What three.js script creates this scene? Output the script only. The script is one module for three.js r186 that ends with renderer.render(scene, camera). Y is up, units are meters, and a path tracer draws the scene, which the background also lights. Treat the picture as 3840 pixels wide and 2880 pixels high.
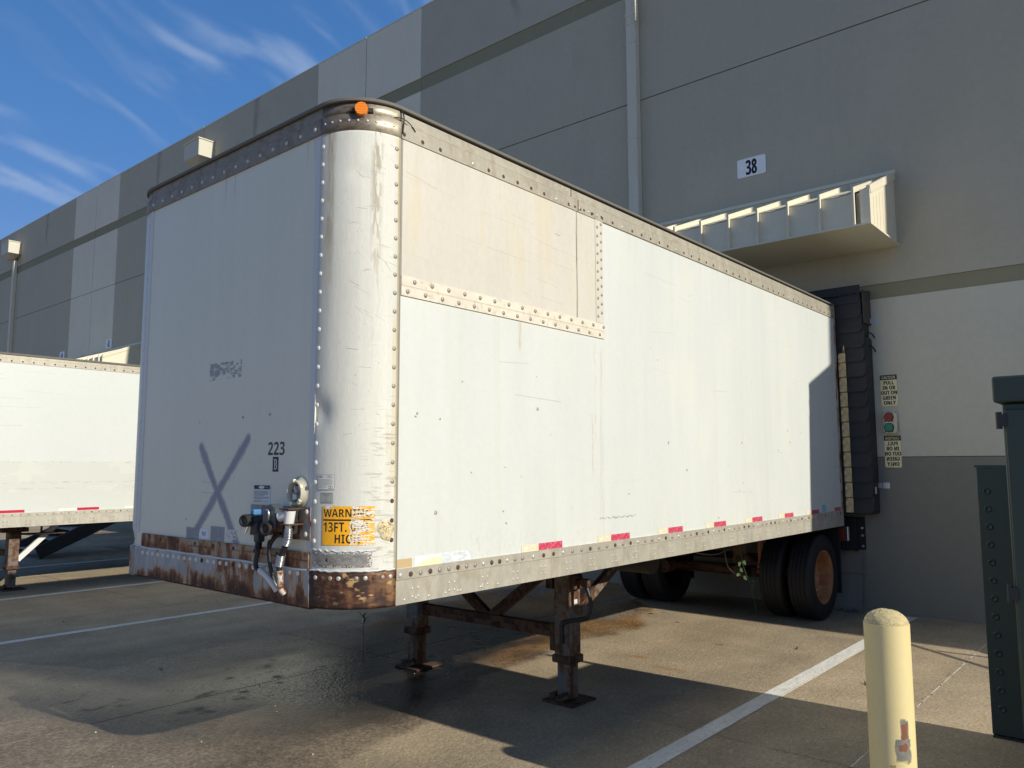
import * as THREE from 'three';
import { mergeGeometries } from 'three/addons/utils/BufferGeometryUtils.js';
import { RoundedBoxGeometry } from 'three/addons/geometries/RoundedBoxGeometry.js';

// ------------------------------------------------------------------ camera, sky, sun, exposure
const scene = new THREE.Scene();
const camera = new THREE.PerspectiveCamera(52.21, 4 / 3, 0.05, 500);
camera.position.set(3.147, 1.744, 2.452);
camera.rotation.order = 'YXZ';
camera.rotation.set(0.10457, 0.70583, -0.00198);
const renderer = new THREE.WebGLRenderer({ antialias: true });
renderer.toneMapping = THREE.LinearToneMapping;
renderer.toneMappingExposure = 1.0;
renderer.shadowMap.enabled = true;
const SUN = new THREE.Vector3(1, 0.488, -0.035).normalize();

let seed = 12345;
const rnd = () => { seed = (Math.imul(seed, 1664525) + 1013904223) | 0; return (seed >>> 0) / 4294967296; };
const rr = (a, b) => a + (b - a) * rnd();
const PERM = new Float32Array(65536); for (let i = 0; i < 65536; i++) PERM[i] = rnd();
const vn = (x, y) => {
  const xi = Math.floor(x), yi = Math.floor(y); let fx = x - xi, fy = y - yi;
  fx = fx * fx * (3 - 2 * fx); fy = fy * fy * (3 - 2 * fy);
  const a = xi & 255, b = (xi + 1) & 255, c = (yi & 255) << 8, d = ((yi + 1) & 255) << 8;
  const p = PERM[a + c], q = PERM[b + c], r = PERM[a + d], s = PERM[b + d];
  return p + (q - p) * fx + (r - p) * fy + (p - q - r + s) * fx * fy;
};
const fbm = (x, y, o = 4) => { let s = 0, a = 0.5, n = 0; for (let i = 0; i < o; i++) { s += a * vn(x, y); n += a; a *= 0.5; x = x * 2.03 + 17.3; y = y * 2.03 + 9.1; } return s / n; };
const sm = (a, b, x) => { const t = Math.min(1, Math.max(0, (x - a) / (b - a))); return t * t * (3 - 2 * t); };
const mix = (a, b, t) => a + (b - a) * t;
const mix3 = (a, b, t) => [mix(a[0], b[0], t), mix(a[1], b[1], t), mix(a[2], b[2], t)];

{ // the sky: deep blue air with thin cirrus
  const w = 2048, h = 1024, d = new Float32Array(w * h * 4);
  for (let j = 0; j < h; j++) for (let i = 0; i < w; i++) {
    const el = ((j + 0.5) / h - 0.5) * Math.PI, az = ((i + 0.5) / w - 0.5) * 2 * Math.PI;
    const y = Math.sin(el), x = Math.cos(el) * Math.cos(az), z = Math.cos(el) * Math.sin(az), o = (j * w + i) * 4;
    let c;
    if (y > -0.01) {
      const q = Math.max(0, 1 - y), hz = Math.pow(q, 7), h2 = Math.pow(q, 14);
      c = mix3([0.018, 0.060, 0.18], [0.108, 0.318, 0.765], q); c = [c[0] + 0.34 * hz + 0.42 * h2, c[1] + 0.27 * hz + 0.30 * h2, c[2] + 0.03 * hz + 0.02 * h2];
      const k = x * SUN.x + y * SUN.y + z * SUN.z, glow = 0.6 * Math.exp((k - 1) * 40) + 0.05 * Math.exp((k - 1) * 5);
      c = [c[0] + glow, c[1] + glow * 0.95, c[2] + glow * 0.85];
      const px = x / (y + 0.12), pz = z / (y + 0.12);
      const a = px * 0.86 - pz * 0.5, b = px * 0.5 + pz * 0.86, wv = fbm(px * 1.3 + 40, pz * 1.3 + 7, 3) - 0.5;
      const st = fbm(a * 13 + wv * 8, b * 2.2 + wv * 4, 6), patch = fbm(px * 1.1 + 3.3, pz * 1.1 + 8.8, 3), fine = fbm(a * 34 + wv * 16, b * 5 + wv * 6 + 5, 4);
      const cl = sm(0.40, 0.84, st * (0.62 + 0.7 * fine)) * sm(0.30, 0.60, patch) * 0.3 * sm(0, 0.12, y);
      c = mix3(c, [0.62, 0.70, 0.82], cl);
    } else c = [0.16, 0.145, 0.125];
    d[o] = c[0]; d[o + 1] = c[1]; d[o + 2] = c[2]; d[o + 3] = 1;
  }
  const t = new THREE.DataTexture(d, w, h, THREE.RGBAFormat, THREE.FloatType);
  t.mapping = THREE.EquirectangularReflectionMapping; t.magFilter = THREE.LinearFilter; t.minFilter = THREE.LinearFilter; t.wrapS = THREE.RepeatWrapping; t.needsUpdate = true;
  scene.background = t; scene.environment = t;
}
const sun = new THREE.DirectionalLight(new THREE.Color().setRGB(1, 0.95, 0.84), 4.7);
sun.position.copy(SUN).multiplyScalar(40); sun.castShadow = true; sun.shadow.mapSize.set(4096, 4096);
Object.assign(sun.shadow.camera, { left: -24, right: 24, top: 24, bottom: -24, near: 1, far: 120 });
sun.target.position.set(-4, 0, -4); sun.position.add(sun.target.position); scene.add(sun, sun.target);

// ------------------------------------------------------------------ helpers
const names = {};
const numbered = (n) => { const k = names[n] = (names[n] ?? -1) + 1; return k ? n + '_' + String(k).padStart(3, '0') : n; };
function tag(o, label, category, group, kind) {
  if (label) o.userData.label = label; if (category) o.userData.category = category; if (group) o.userData.group = group; if (kind) o.userData.kind = kind; return o;
}
function thing(name, label, category, [x, y, z] = [0, 0, 0], turn = 0, group) {
  const o = new THREE.Group(); o.name = numbered(name); o.position.set(x, y, z); o.rotation.y = turn; scene.add(o); return tag(o, label, category, group);
}
function part(name, geo, mat, parent, at) {
  const g = Array.isArray(geo) ? join(geo) : geo, m = new THREE.Mesh(g, mat);
  m.name = name; m.castShadow = m.receiveShadow = true; if (at) m.position.set(...at); parent.add(m); return m;
}
const join = (l) => l.length === 1 ? l[0] : mergeGeometries(l.map((g) => { const q = g.index ? g.toNonIndexed() : g; for (const k of Object.keys(q.attributes)) if (!['position', 'normal', 'uv'].includes(k)) q.deleteAttribute(k); return q; }));
// uv in metres, taken from the face's main direction
function muv(g, s = 1) {
  const q = g.index ? g.toNonIndexed() : g, p = q.attributes.position, n = q.attributes.normal, uv = q.attributes.uv;
  for (let i = 0; i < p.count; i++) {
    const ax = Math.abs(n.getX(i)), ay = Math.abs(n.getY(i)), az = Math.abs(n.getZ(i));
    if (ax >= ay && ax >= az) uv.setXY(i, -p.getZ(i) * s, p.getY(i) * s); else if (ay >= az) uv.setXY(i, p.getX(i) * s, -p.getZ(i) * s); else uv.setXY(i, p.getX(i) * s, p.getY(i) * s);
  }
  return q;
}
const rawBox = (x0, x1, y0, y1, z0, z1) => new THREE.BoxGeometry(x1 - x0, y1 - y0, z1 - z0).translate((x0 + x1) / 2, (y0 + y1) / 2, (z0 + z1) / 2);
const bx = (...a) => muv(rawBox(...a));
const rbx = (x0, x1, y0, y1, z0, z1, r = 0.008) => muv(new RoundedBoxGeometry(x1 - x0, y1 - y0, z1 - z0, 2, r).translate((x0 + x1) / 2, (y0 + y1) / 2, (z0 + z1) / 2));
const V = (x, y, z) => new THREE.Vector3(x, y, z);
// a square or round bar from a to b
function bar(a, b, w, h = w, up = V(0, 1, 0)) {
  const d = b.clone().sub(a), L = d.length(), g = new THREE.BoxGeometry(w, h, L), m = new THREE.Matrix4();
  m.lookAt(b, a, up); muv(g); const q = muv(g); q.applyMatrix4(m); const c = a.clone().add(b).multiplyScalar(0.5); return q.translate(c.x, c.y, c.z);
}
function rod(a, b, r, r2 = r, seg = 10) {
  const d = b.clone().sub(a), g = new THREE.CylinderGeometry(r2, r, d.length(), seg), q = new THREE.Quaternion().setFromUnitVectors(V(0, 1, 0), d.clone().normalize());
  g.applyQuaternion(q); const c = a.clone().add(b).multiplyScalar(0.5); return g.translate(c.x, c.y, c.z).toNonIndexed();
}
const tube = (pts, r, n = 40, seg = 8) => new THREE.TubeGeometry(new THREE.CatmullRomCurve3(pts.map((p) => V(...p))), n, r, seg, false).toNonIndexed();
// a grid sheet: f(u, v) gives the outer point, with thickness t along n(u, v)
function sheet(f, nrm, t, nu, nv) {
  const pos = [], uv = [], idx = [], W = nu + 1;
  for (const k of [0, 1]) for (let j = 0; j <= nv; j++) for (let i = 0; i <= nu; i++) { const u = i / nu, v = j / nv, p = f(u, v), n = nrm(u, v); pos.push(p.x - n.x * t * k, p.y - n.y * t * k, p.z - n.z * t * k); uv.push(u, v); }
  const B = W * (nv + 1), q = (a, b, c, d) => idx.push(a, b, c, a, c, d);
  for (let j = 0; j < nv; j++) for (let i = 0; i < nu; i++) { const a = j * W + i; q(a, a + 1, a + 1 + W, a + W); q(B + a, B + a + W, B + a + 1 + W, B + a + 1); }
  for (let i = 0; i < nu; i++) { q(i, B + i, B + i + 1, i + 1); const a = nv * W + i; q(a, a + 1, B + a + 1, B + a); }
  for (let j = 0; j < nv; j++) { const a = j * W; q(a, a + W, B + a + W, B + a); const b = a + nu; q(b, B + b, B + b + W, b + W); }
  const g = new THREE.BufferGeometry(); g.setAttribute('position', new THREE.Float32BufferAttribute(pos, 3)); g.setAttribute('uv', new THREE.Float32BufferAttribute(uv, 2)); g.setIndex(idx);
  const h = g.toNonIndexed(); g.computeVertexNormals(); h.setAttribute('normal', g.toNonIndexed().attributes.normal); return h;
}

// ------------------------------------------------------------------ textures
function canvasTex(w, h, px, draw, srgb = true) {
  const c = document.createElement('canvas'); c.width = w; c.height = h; const ctx = c.getContext('2d');
  if (px) {
    const im = ctx.createImageData(w, h), d = im.data;
    for (let j = 0; j < h; j++) for (let i = 0; i < w; i++) { const o = (j * w + i) * 4, r = px((i + 0.5) / w, 1 - (j + 0.5) / h); d[o] = r[0]; d[o + 1] = r[1]; d[o + 2] = r[2]; d[o + 3] = 255; }
    ctx.putImageData(im, 0, 0);
  }
  if (draw) draw(ctx, w, h);
  const t = new THREE.CanvasTexture(c); t.magFilter = THREE.LinearFilter; if (srgb) t.colorSpace = THREE.SRGBColorSpace; t.wrapS = t.wrapT = THREE.RepeatWrapping; t.anisotropy = 8; return t;
}
const std = (o) => new THREE.MeshStandardMaterial(o);
const lin = (r, g, b) => new THREE.Color().setRGB(r, g, b);
const G3 = (v) => [v, v, v];
// tiling helper: noise that repeats over the unit square
const tfbm = (u, v, f, o) => { const n = (a, b) => fbm(a * f, b * f, o), wu = sm(0.8, 1, u), wv = sm(0.8, 1, v);
  return mix(mix(n(u, v), n(u - 1 + 100, v), wu), mix(n(u, v - 1 + 50), n(u - 1 + 100, v - 1 + 50), wu), wv); };

const texGrain = canvasTex(512, 512, (u, v) => G3(128 + 90 * (tfbm(u, v, 120, 2) - 0.5) + 70 * (tfbm(u, v, 40, 3) - 0.5)), null, false);
const texWall = canvasTex(1024, 1024, (u, v) => { const a = tfbm(u, v, 5, 5), b = tfbm(u, v, 90, 2), s = tfbm(u, v * 0.12, 26, 3); const k = 240 + 7 * (a - 0.5) + 8 * (b - 0.5) + 5 * (s - 0.5); return [k, k, k * 0.99]; });
texWall.repeat.set(0.24, 0.24);
const grainWall = texGrain.clone(); grainWall.repeat.set(0.9, 0.9);
const wallMat = (r, g, b) => std({ color: lin(r, g, b), map: texWall, bumpMap: grainWall, bumpScale: 0.002, roughness: 0.86 });
const M = {};
M.wallDark = wallMat(0.53, 0.485, 0.38); M.wallLight = wallMat(0.84, 0.78, 0.64); M.wallMid = wallMat(0.66, 0.62, 0.50); M.wallBand = wallMat(0.32, 0.295, 0.19); M.wallLow = wallMat(0.27, 0.255, 0.21);
M.joint = std({ color: lin(0.10, 0.095, 0.085), roughness: 0.95 });
M.cream = std({ color: lin(0.80, 0.73, 0.56), map: texWall, roughness: 0.5 });
M.black = std({ color: lin(0.012, 0.012, 0.013), roughness: 0.7 });
M.galv = std({ color: lin(0.55, 0.58, 0.60), roughness: 0.38, metalness: 0.75 });

// ------------------------------------------------------------------ ground
const interp = (t, k) => { let i = 0; if (k >= t[0][0]) return t[0][1]; while (i < t.length - 2 && k < t[i + 1][0]) i++; const a = t[i], b = t[i + 1]; return mix(a[1], b[1], Math.min(1, (k - a[0]) / (b[0] - a[0]))); };
const wetL = [[2.2, -7.2], [0.3, -6.4], [-0.15, -5.2], [-0.6, -4.25], [-1.476, -4.25], [-4.28, -4.42], [-8, -4.3]];
const wetR = [[2.2, -0.1], [-0.76, -0.69], [-1.25, -0.8], [-2.2, -1.12], [-2.47, -1.3], [-3, -1.47], [-4.1, -1.59], [-5.23, -1.45], [-6.1, -1.75], [-6.8, -2.6], [-8, -3.2]];
function wet(x, z) {
  const e = (fbm(x * 1.6 + 5, z * 1.6, 4) - 0.5) * 0.55 + (fbm(x * 9, z * 9, 3) - 0.5) * 0.09, l = x - interp(wetL, z) + e, r = interp(wetR, z) - x + e;
  const damp = sm(-0.02, 0.16, r) * sm(-0.02, 0.25, l);
  const core = sm(0.2, 0.8, r + (fbm(x * 2.2, z * 0.6, 4) - 0.5) * 0.9) * sm(0.4, 1.3, l + (fbm(x * 2.2 + 7, z * 0.6, 4) - 0.5) * 0.8) * sm(-5.4, -3.6, z) * sm(0.2, -1.5, z + 0.5 * (x + 2) + 0.9 * (fbm(x * 1.5 + 3, z * 1.5, 4) - 0.5)) * (0.85 + 0.15 * fbm(x * 4, z * 4, 3));
  return [damp, core * damp];
}
function groundCol(x, z) {
  const a = fbm(x * 0.55, z * 0.55, 4), b = fbm(x * 3.1 + 9, z * 3.1, 4), s = vn(x * 95, z * 95), s2 = vn(x * 160 + 31, z * 160), st = fbm(x * 2.6, z * 0.45 + 3, 4);
  let k = 0.88 + 0.16 * (a - 0.5) + 0.16 * (b - 0.5) + 0.14 * (st - 0.5) + 0.15 * (s - 0.5) + 0.12 * (s2 - 0.5);
  let c = [194 * k, 174 * k, 143 * k];
  if (s > 0.93 && s2 > 0.5) c = mix3(c, [236, 224, 200], 0.5);
  if (s < 0.05) c = mix3(c, [70, 64, 58], 0.4);
  const [d, w] = wet(x, z), br = fbm(x * 2.2 + 60, z * 1.1, 4);
  c = mix3(c, mix3([112, 100, 84], [124, 92, 58], sm(0.42, 0.62, br) * sm(-2.4, -3.4, z)).map((q) => q * (0.55 + 0.4 * b + 0.75 * (0.6 * s + 0.4 * vn(x * 48 + 9, z * 48)))), d * 0.92);
  c = mix3(c, [22, 20, 18].map((q) => q * (0.7 + 0.5 * s + 0.4 * (b - 0.2))), w * 0.97);
  // rust drip spots and tyre scuffs
  for (const [rx, rz, q] of [[-0.42, -3.75, 0.14], [-0.75, -3.95, 0.10]]) { const t = Math.hypot((x - rx) * 0.6, (z - rz) * 1.3) / q + (b - 0.5) * 1.6; c = mix3(c, [150, 98, 52], 0.4 * (1 - sm(0.3, 1, t))); }
  return c;
}
const slabTex = [], slabRough = [];
for (const x0 of [-2.65, -6.85, -11.05]) {
  const near = x0 > -7, n = near ? 2048 : 1024, m = near ? 2048 : 1024, xw = 4.2, z1 = 2.15, zw = 9.83, f = x0 === -2.65 ? 1 : 1;
  slabTex.push([x0, canvasTex(n, m, (u, v) => groundCol(x0 + xw * f * u, z1 - zw * v))]);
  slabRough.push(canvasTex(512, 1024, (u, v) => { const x = x0 + xw * u, z = z1 - zw * v, [d, w] = wet(x, z), q = fbm(x * 7, z * 7, 3); return G3(255 * (0.90 - 0.36 * d - 0.32 * w * sm(0.3, 0.6, q + 0.25))); }, null, false));
}
const texAgg = canvasTex(1024, 1024, (u, v) => { const a = tfbm(u, v, 90, 2), b = tfbm(u, v, 34, 3); return G3(255 * (0.65 * a + 0.35 * b)); }, null, false);
const aggMap = texAgg.clone(); aggMap.repeat.set(4.2 / 1.4, 9.83 / 1.4);
const texTile = canvasTex(1024, 1024, (u, v) => { const k = 0.86 + 0.4 * (tfbm(u, v, 4, 5) - 0.5) + 0.25 * (tfbm(u, v, 60, 2) - 0.5); return [188 * k, 170 * k, 142 * k]; });
texTile.repeat.set(0.2, 0.2);
const slabTile = std({ map: texTile, roughness: 0.9, bumpMap: texGrain, bumpScale: 0.003 });
{
  const g = part('ground', new THREE.PlaneGeometry(600, 600).rotateX(-Math.PI / 2).translate(0, -0.03, 0), std({ color: lin(0.17, 0.15, 0.12), roughness: 0.95 }), scene); tag(g, 'bare dark bed under the concrete yard slabs', null, null, 'structure');
  const y = new THREE.Group(); y.name = 'concrete_yard'; scene.add(y); tag(y, 'brown grey concrete yard of large slabs with sawn joints', null, null, 'structure');
  const xs = [14.15, 9.95, 5.75, 1.55, -2.65, -6.85, -11.05, -15.25, -19.45, -23.65, -27.85, -32.05], zs = [-7.69, -2.45, 2.15, 6.75, 11.35];
  for (let i = 0; i < xs.length - 1; i++) for (let j = 0; j < zs.length - 1; j++) {
    const x1 = xs[i], x0 = xs[i + 1], z0 = zs[j], z1 = zs[j + 1], gp = 0.0045, k = j < 2 ? slabTex.findIndex((t) => t[0] === x0) : -1;
    const geo = rawBox(x0 + gp, x1 - gp, -0.15, 0, z0 + gp, z1 - gp);
    let mat = slabTile;
    if (k >= 0) {
      const q = geo.attributes, P = q.position; for (let v = 0; v < P.count; v++) q.uv.setXY(v, (P.getX(v) - x0) / 4.2, (2.15 - P.getZ(v)) / 9.83);
      const key = 'slab' + k; mat = M[key] ??= new THREE.MeshPhysicalMaterial({ specularIntensity: 0.5, map: slabTex[k][1], roughnessMap: slabRough[k], roughness: 1, bumpMap: aggMap, bumpScale: 0.004 });
    } else if (x0 === 1.55 && j < 2) {
      const q = geo.attributes, P = q.position; for (let v = 0; v < P.count; v++) q.uv.setXY(v, (P.getX(v) - x0) / 4.2, (2.15 - P.getZ(v)) / 9.83);
      mat = M.slabR ??= std({ map: canvasTex(1024, 2048, (u, v) => groundCol(1.55 + 4.2 * u, 2.15 - 9.83 * v)), roughness: 0.88, bumpMap: aggMap, bumpScale: 0.004 });
    } else muv(geo);
    part('slab', k >= 0 || mat === M.slabR ? geo : muv(geo), mat, y);
  }
}
{
  const fm = std({ map: canvasTex(64, 2048, (u, v) => mix3([226, 218, 198], [70, 62, 52], sm(0.60, 0.68, fbm(u * 2, v * 60, 4)))), roughness: 0.9 });
  tag(part('joint_filler', rawBox(1.5458, 1.5542, -0.02, -0.0006, -7.6, -2.46), fm, scene), 'pale joint filler strip in the slab joint beside the green panel', null, null, 'structure');
  tag(part('joint_filler_001', rawBox(-2.6, 5.7, -0.02, -0.002, -2.4525, -2.4475), std({ map: canvasTex(2048, 64, (u, v) => mix3([176, 164, 142], [40, 36, 32], sm(0.42, 0.5, fbm(u * 60, v * 2, 4)))), roughness: 0.9 }), scene), 'worn joint filler strip crossing in front of the landing gear', null, null, 'structure');
}
const lineTex = canvasTex(512, 2048, (u, v) => { const k = 232 + 30 * (fbm(u * 3, v * 60, 4) - 0.5), w = sm(0.64, 0.78, fbm(u * 14, v * 380, 4)) * 0.35 + 0.25 * sm(0.7, 0.9, vn(u * 60, v * 1900)), e = Math.min(u, 1 - u) < 0.03 + 0.04 * fbm(1, v * 400, 2) ? 0.4 : 0; return mix3([k, k * 0.985, k * 0.94], [150, 138, 116], Math.min(1, w + e)); });
const lineMat = std({ map: lineTex, roughness: 0.8, bumpMap: texAgg, bumpScale: 0.003 });
for (const [x, w, z0, z1, l] of [[0.632, 0.136, -7.6, 6, 'white painted bay line running to the wall beside the yellow bollard'], [-5.93, 0.12, -7.6, 6, 'white painted bay line left of the nearest trailer, lying in its shadow'], [-8.87, 0.12, -7.6, 6, 'white painted bay line close to the left trailer'], [-12.4, 0.12, -7.6, 6, 'white painted bay line beyond the left trailer']]) {
  const g = rawBox(x - w / 2, x + w / 2, 0.0005, 0.004, z0, z1); const n = numbered('painted_line'); tag(part(n, g, lineMat, scene), l, null, null, 'structure');
}

// ------------------------------------------------------------------ warehouse
const ZW = -7.69;
const bld = thing('warehouse_building', 'long grey tilt-up concrete warehouse with light panels, olive bands and loading docks', 'building', [0, 0, 0]);
part('wall_core', bx(-46, 34, -0.1, 10.62, -45, ZW - 0.022), M.joint, bld);
{
  const joints = [-46, -37.1, -30.25, -23.35, -16.45, -9.58, -2.9, 3.95, 10.8, 17.6, 24.5, 34], light = [-37.1, -23.35, -9.58, 3.95, 17.6];
  const cuts = []; for (const j of joints) { cuts.push([j, 0.011]); if (light.includes(j)) cuts.push([j - 1.72, 0.003], [j + 1.72, 0.003]); } cuts.sort((a, b) => a[0] - b[0]);
  const rows = [[-0.05, 1.842, 'low', 0], [1.85, 3.784, 'light', 0], [3.786, 3.967, 'band', 0.016], [3.969, 7.372, 'main', 0], [7.388, 9.15, 'main', 0], [9.152, 9.428, 'band', 0.016], [9.43, 10.9, 'main', 0]];
  const stain = canvasTex(512, 512, (u, v) => { let k = 240 + 12 * (fbm(u * 20, v * 6, 4) - 0.5); const d = Math.abs(u - 0.5 + 0.03 * (fbm(1, v * 7, 2) - 0.5)), s = (1 - sm(0.005, 0.02 + 0.012 * fbm(u * 60, v * 3, 3), d)) * sm(0.05, 0.5, v) + 0.5 * (1 - sm(0.002, 0.008, Math.abs(u - 0.53))) * sm(0.4, 0.8, v); k *= 1 - 0.12 * Math.min(1, s); return [k, k, k]; });
  const stained = std({ color: lin(0.53, 0.485, 0.38), map: stain, roughness: 0.86 });
  for (let i = 0; i < cuts.length - 1; i++) {
    const [a, ga] = cuts[i], [b, gb] = cuts[i + 1], c = (a + b) / 2, isL = light.some((l) => Math.abs(c - l) < 1.73);
    for (const [y0, y1, k, d] of rows) {
      const m = k === 'low' ? M.wallLow : k === 'band' ? M.wallBand : k === 'light' ? M.wallMid : isL ? M.wallLight : M.wallDark;
      const st = k === 'main' && y0 > 9 && !isL && b - a > 3, geo = rawBox(a + ga, b - gb, y0, y1, ZW - 0.02 - d, ZW - d);
      part('wall_panel', st ? geo : muv(geo), st ? stained : m, bld);
    }
  }
  for (let i = 0; i < joints.length - 1; i++) part('coping', bx(joints[i] + 0.012, joints[i + 1] - 0.012, 10.902, 10.93, ZW - 0.32, ZW + 0.006), M.cream, bld);
  part('dock_face_plate', [bx(-2.78, 0.163, 0.445, 1.14, ZW, ZW + 0.012), bx(0.145, 0.163, 0.445, 1.14, ZW + 0.012, ZW + 0.022), bx(-2.78, 0.145, 0.445, 0.465, ZW + 0.012, ZW + 0.022)], M.wallLow, bld);
}
// downspouts with scupper boxes
function downspout(x, label, boxSeen) {
  const o = thing('downspout', label, 'downspout', [x, 0, ZW]);
  const ys = [0.3, 2.1, 3.6, 5.15, 6.75, 8.3, 9.67];
  for (let i = 0; i < ys.length - 1; i++) part('pipe_section', rbx(-0.085, 0.085, ys[i], ys[i + 1] + 0.0, 0.004, 0.13, 0.012), M.downMat ??= std({ color: lin(0.72, 0.67, 0.55), map: texWall, roughness: 0.55 }), o);
  for (const y of ys.slice(1, -1)) part('pipe_joint', rbx(-0.091, 0.091, y - 0.012, y + 0.012, 0.002, 0.137, 0.008), M.downMat, o);
  const sm_ = M.scup ??= std({ color: lin(0.66, 0.62, 0.50), roughness: 0.55, map: texWall }), w = 0.39, d = 0.44;
  const bxs = part('scupper_box', [bx(-w, w, 9.86, 10.30, 0.42, d), bx(-w, -w + 0.02, 9.86, 10.30, 0.004, 0.419), bx(-w + 0.021, w - 0.021, 9.88, 10.28, 0.004, 0.02)], sm_, o);
  const sh = new THREE.Shape(); sh.moveTo(0, 0); sh.lineTo(0.418, 0); sh.lineTo(0.418, 0.44); sh.lineTo(0, 0.44); sh.closePath(); const hole = new THREE.Path(); hole.absellipse(0.20, 0.24, 0.075, 0.07, 0, 7, false); sh.holes.push(hole);
  part('side_panel', muv(new THREE.ExtrudeGeometry(sh, { depth: 0.02, bevelEnabled: false, curveSegments: 14 }).rotateY(Math.PI / 2).translate(w - 0.02, 9.86, 0.419)), sm_, bxs);
  part('overflow_pipe', new THREE.CylinderGeometry(0.074, 0.074, 0.1, 20, 1, true).rotateZ(Math.PI / 2).translate(w - 0.072, 10.10, 0.219).toNonIndexed(), M.overflow ??= std({ color: lin(0.03, 0.03, 0.03), roughness: 0.8, side: THREE.DoubleSide }), bxs); part('pipe_end', new THREE.CylinderGeometry(0.073, 0.073, 0.004, 20).rotateZ(Math.PI / 2).translate(w - 0.11, 10.10, 0.219).toNonIndexed(), M.overflow, bxs);
  part('hopper', muv(new THREE.CylinderGeometry(1, 0.42, 0.2, 4, 1).rotateY(Math.PI / 4).scale(w * Math.SQRT2, 1, (d / 2) * Math.SQRT2).translate(0, 9.759, d / 2 + 0.002).toNonIndexed()), sm_, bxs);
  part('lid', rbx(-w - 0.025, w + 0.025, 10.301, 10.33, 0.0, d + 0.025, 0.006), M.cream, bxs);
  return o;
}
downspout(-2.95, 'pale grey square downspout on the wall above the nearest trailer');
downspout(-16.25, 'downspout whose cream scupper box stands out above the roof corner of the nearest trailer');
downspout(-30.6, 'downspout with cream scupper box at the far left of the wall');
{ const o = thing('conduit', 'thin pale conduit strapped to the downspout high on the wall', 'pipe', [-2.84, 0, ZW + 0.155]);
  part('pipe', rod(V(0, 8.6, 0), V(0, 10.6, 0), 0.016), M.cream, o); part('strap', [rbx(-0.2, 0.03, 8.75, 8.775, -0.03, -0.014, 0.004), rbx(-0.2, 0.03, 8.6, 8.61, -0.03, -0.014, 0.004)], M.cream, o); }

// canopies of cream standing-seam metal
const corr = (x0) => x0;
function canopy(xr, w, label) {
  const o = thing('dock_canopy', label, 'canopy', [xr, 4.42, ZW], 0, 'metal canopies over the docks');
  const n = Math.round((w - 0.18) / 0.374), D = 1.10, yf = 0.40, yw = 0.86;
  part('soffit', bx(-w, 0.02, -0.02, 0, 0, 1.18), M.cream, o);
  part('wall_flashing', bx(-w, 0.012, 0.885, 0.93, 0, 0.035), M.cream, o);
  part('gable_board', bx(-w + 0.005, -0.04, 0.80, 0.884, 0.0, 0.02), M.cream, o);
  for (let i = 0; i < n; i++) {
    const x1 = -0.17 - i * 0.374, x0 = x1 - 0.374;
    part('fascia_panel', bx(x0 + 0.002, x1 - 0.002, 0.001, yf, D - 0.02, D), M.cream, o);
    part('roof_panel', sheet((u, v) => V(x0 + 0.003 + u * 0.368, mix(yf, yw - 0.045, v) + 0.012 * Math.sin(u * Math.PI) * -1 - 0.01 * Math.sin(u * 18) * 0.25, mix(D + 0.004, 0.03, v)), () => V(0, 1, 0), 0.012, 10, 2), M.cream, o);
  }
  for (let i = 0; i <= n; i++) { const x = -0.17 - i * 0.374; const rib = part('seam_rib', [bar(V(x, yf + 0.022, D + 0.012), V(x, yw - 0.022, 0.04), 0.022, 0.062), bx(x - 0.012, x + 0.012, 0.0, yf + 0.045, D, D + 0.05)], M.cream, o); }
  const s = new THREE.Shape(); s.moveTo(0, 0); s.lineTo(-D, 0); s.lineTo(-D, yf + 0.03); s.lineTo(0, yw + 0.035); s.closePath();
  part('end_panel', new THREE.ExtrudeGeometry(s, { depth: 0.02, bevelEnabled: false }).rotateY(Math.PI / 2).translate(-0.035, 0.002, 0), M.cream, o);
  for (let i = 0; i < 7; i++) part('end_rib', bx(-0.015, -0.012, 0.01, 0.36 + (6 - i) * 0.055, 0.16 + i * 0.125, 0.175 + i * 0.125), M.cream, o);
  part('rake_trim', bar(V(-0.014, yf + 0.0, D - 0.01), V(-0.014, yw + 0.0, 0.02), 0.04, 0.09), M.cream, o);
  part('corner_recess', bx(-0.17, -0.035, 0.001, yf, D - 0.09, D - 0.07), M.cream, o); part('corner_trim', bx(-0.105, 0.0, 0.001, yf + 0.01, D - 0.018, D + 0.006), M.cream, o);
  return o;
}
canopy(0.69, 3.7, 'cream metal dock canopy below the number 38 sign');
canopy(-19.5, 3.7, 'cream metal dock canopy peeking over the left trailer near sign 43');
canopy(-23.7, 3.4, 'cream metal dock canopy over the far dock beneath sign 44');
canopy(8.05, 3.7, 'cream metal dock canopy over the next dock right of the picture');
canopy(12.2, 3.7, 'cream metal dock canopy two docks right of the picture');
canopy(16.4, 3.7, 'cream metal dock canopy three docks right of the picture');

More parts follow.
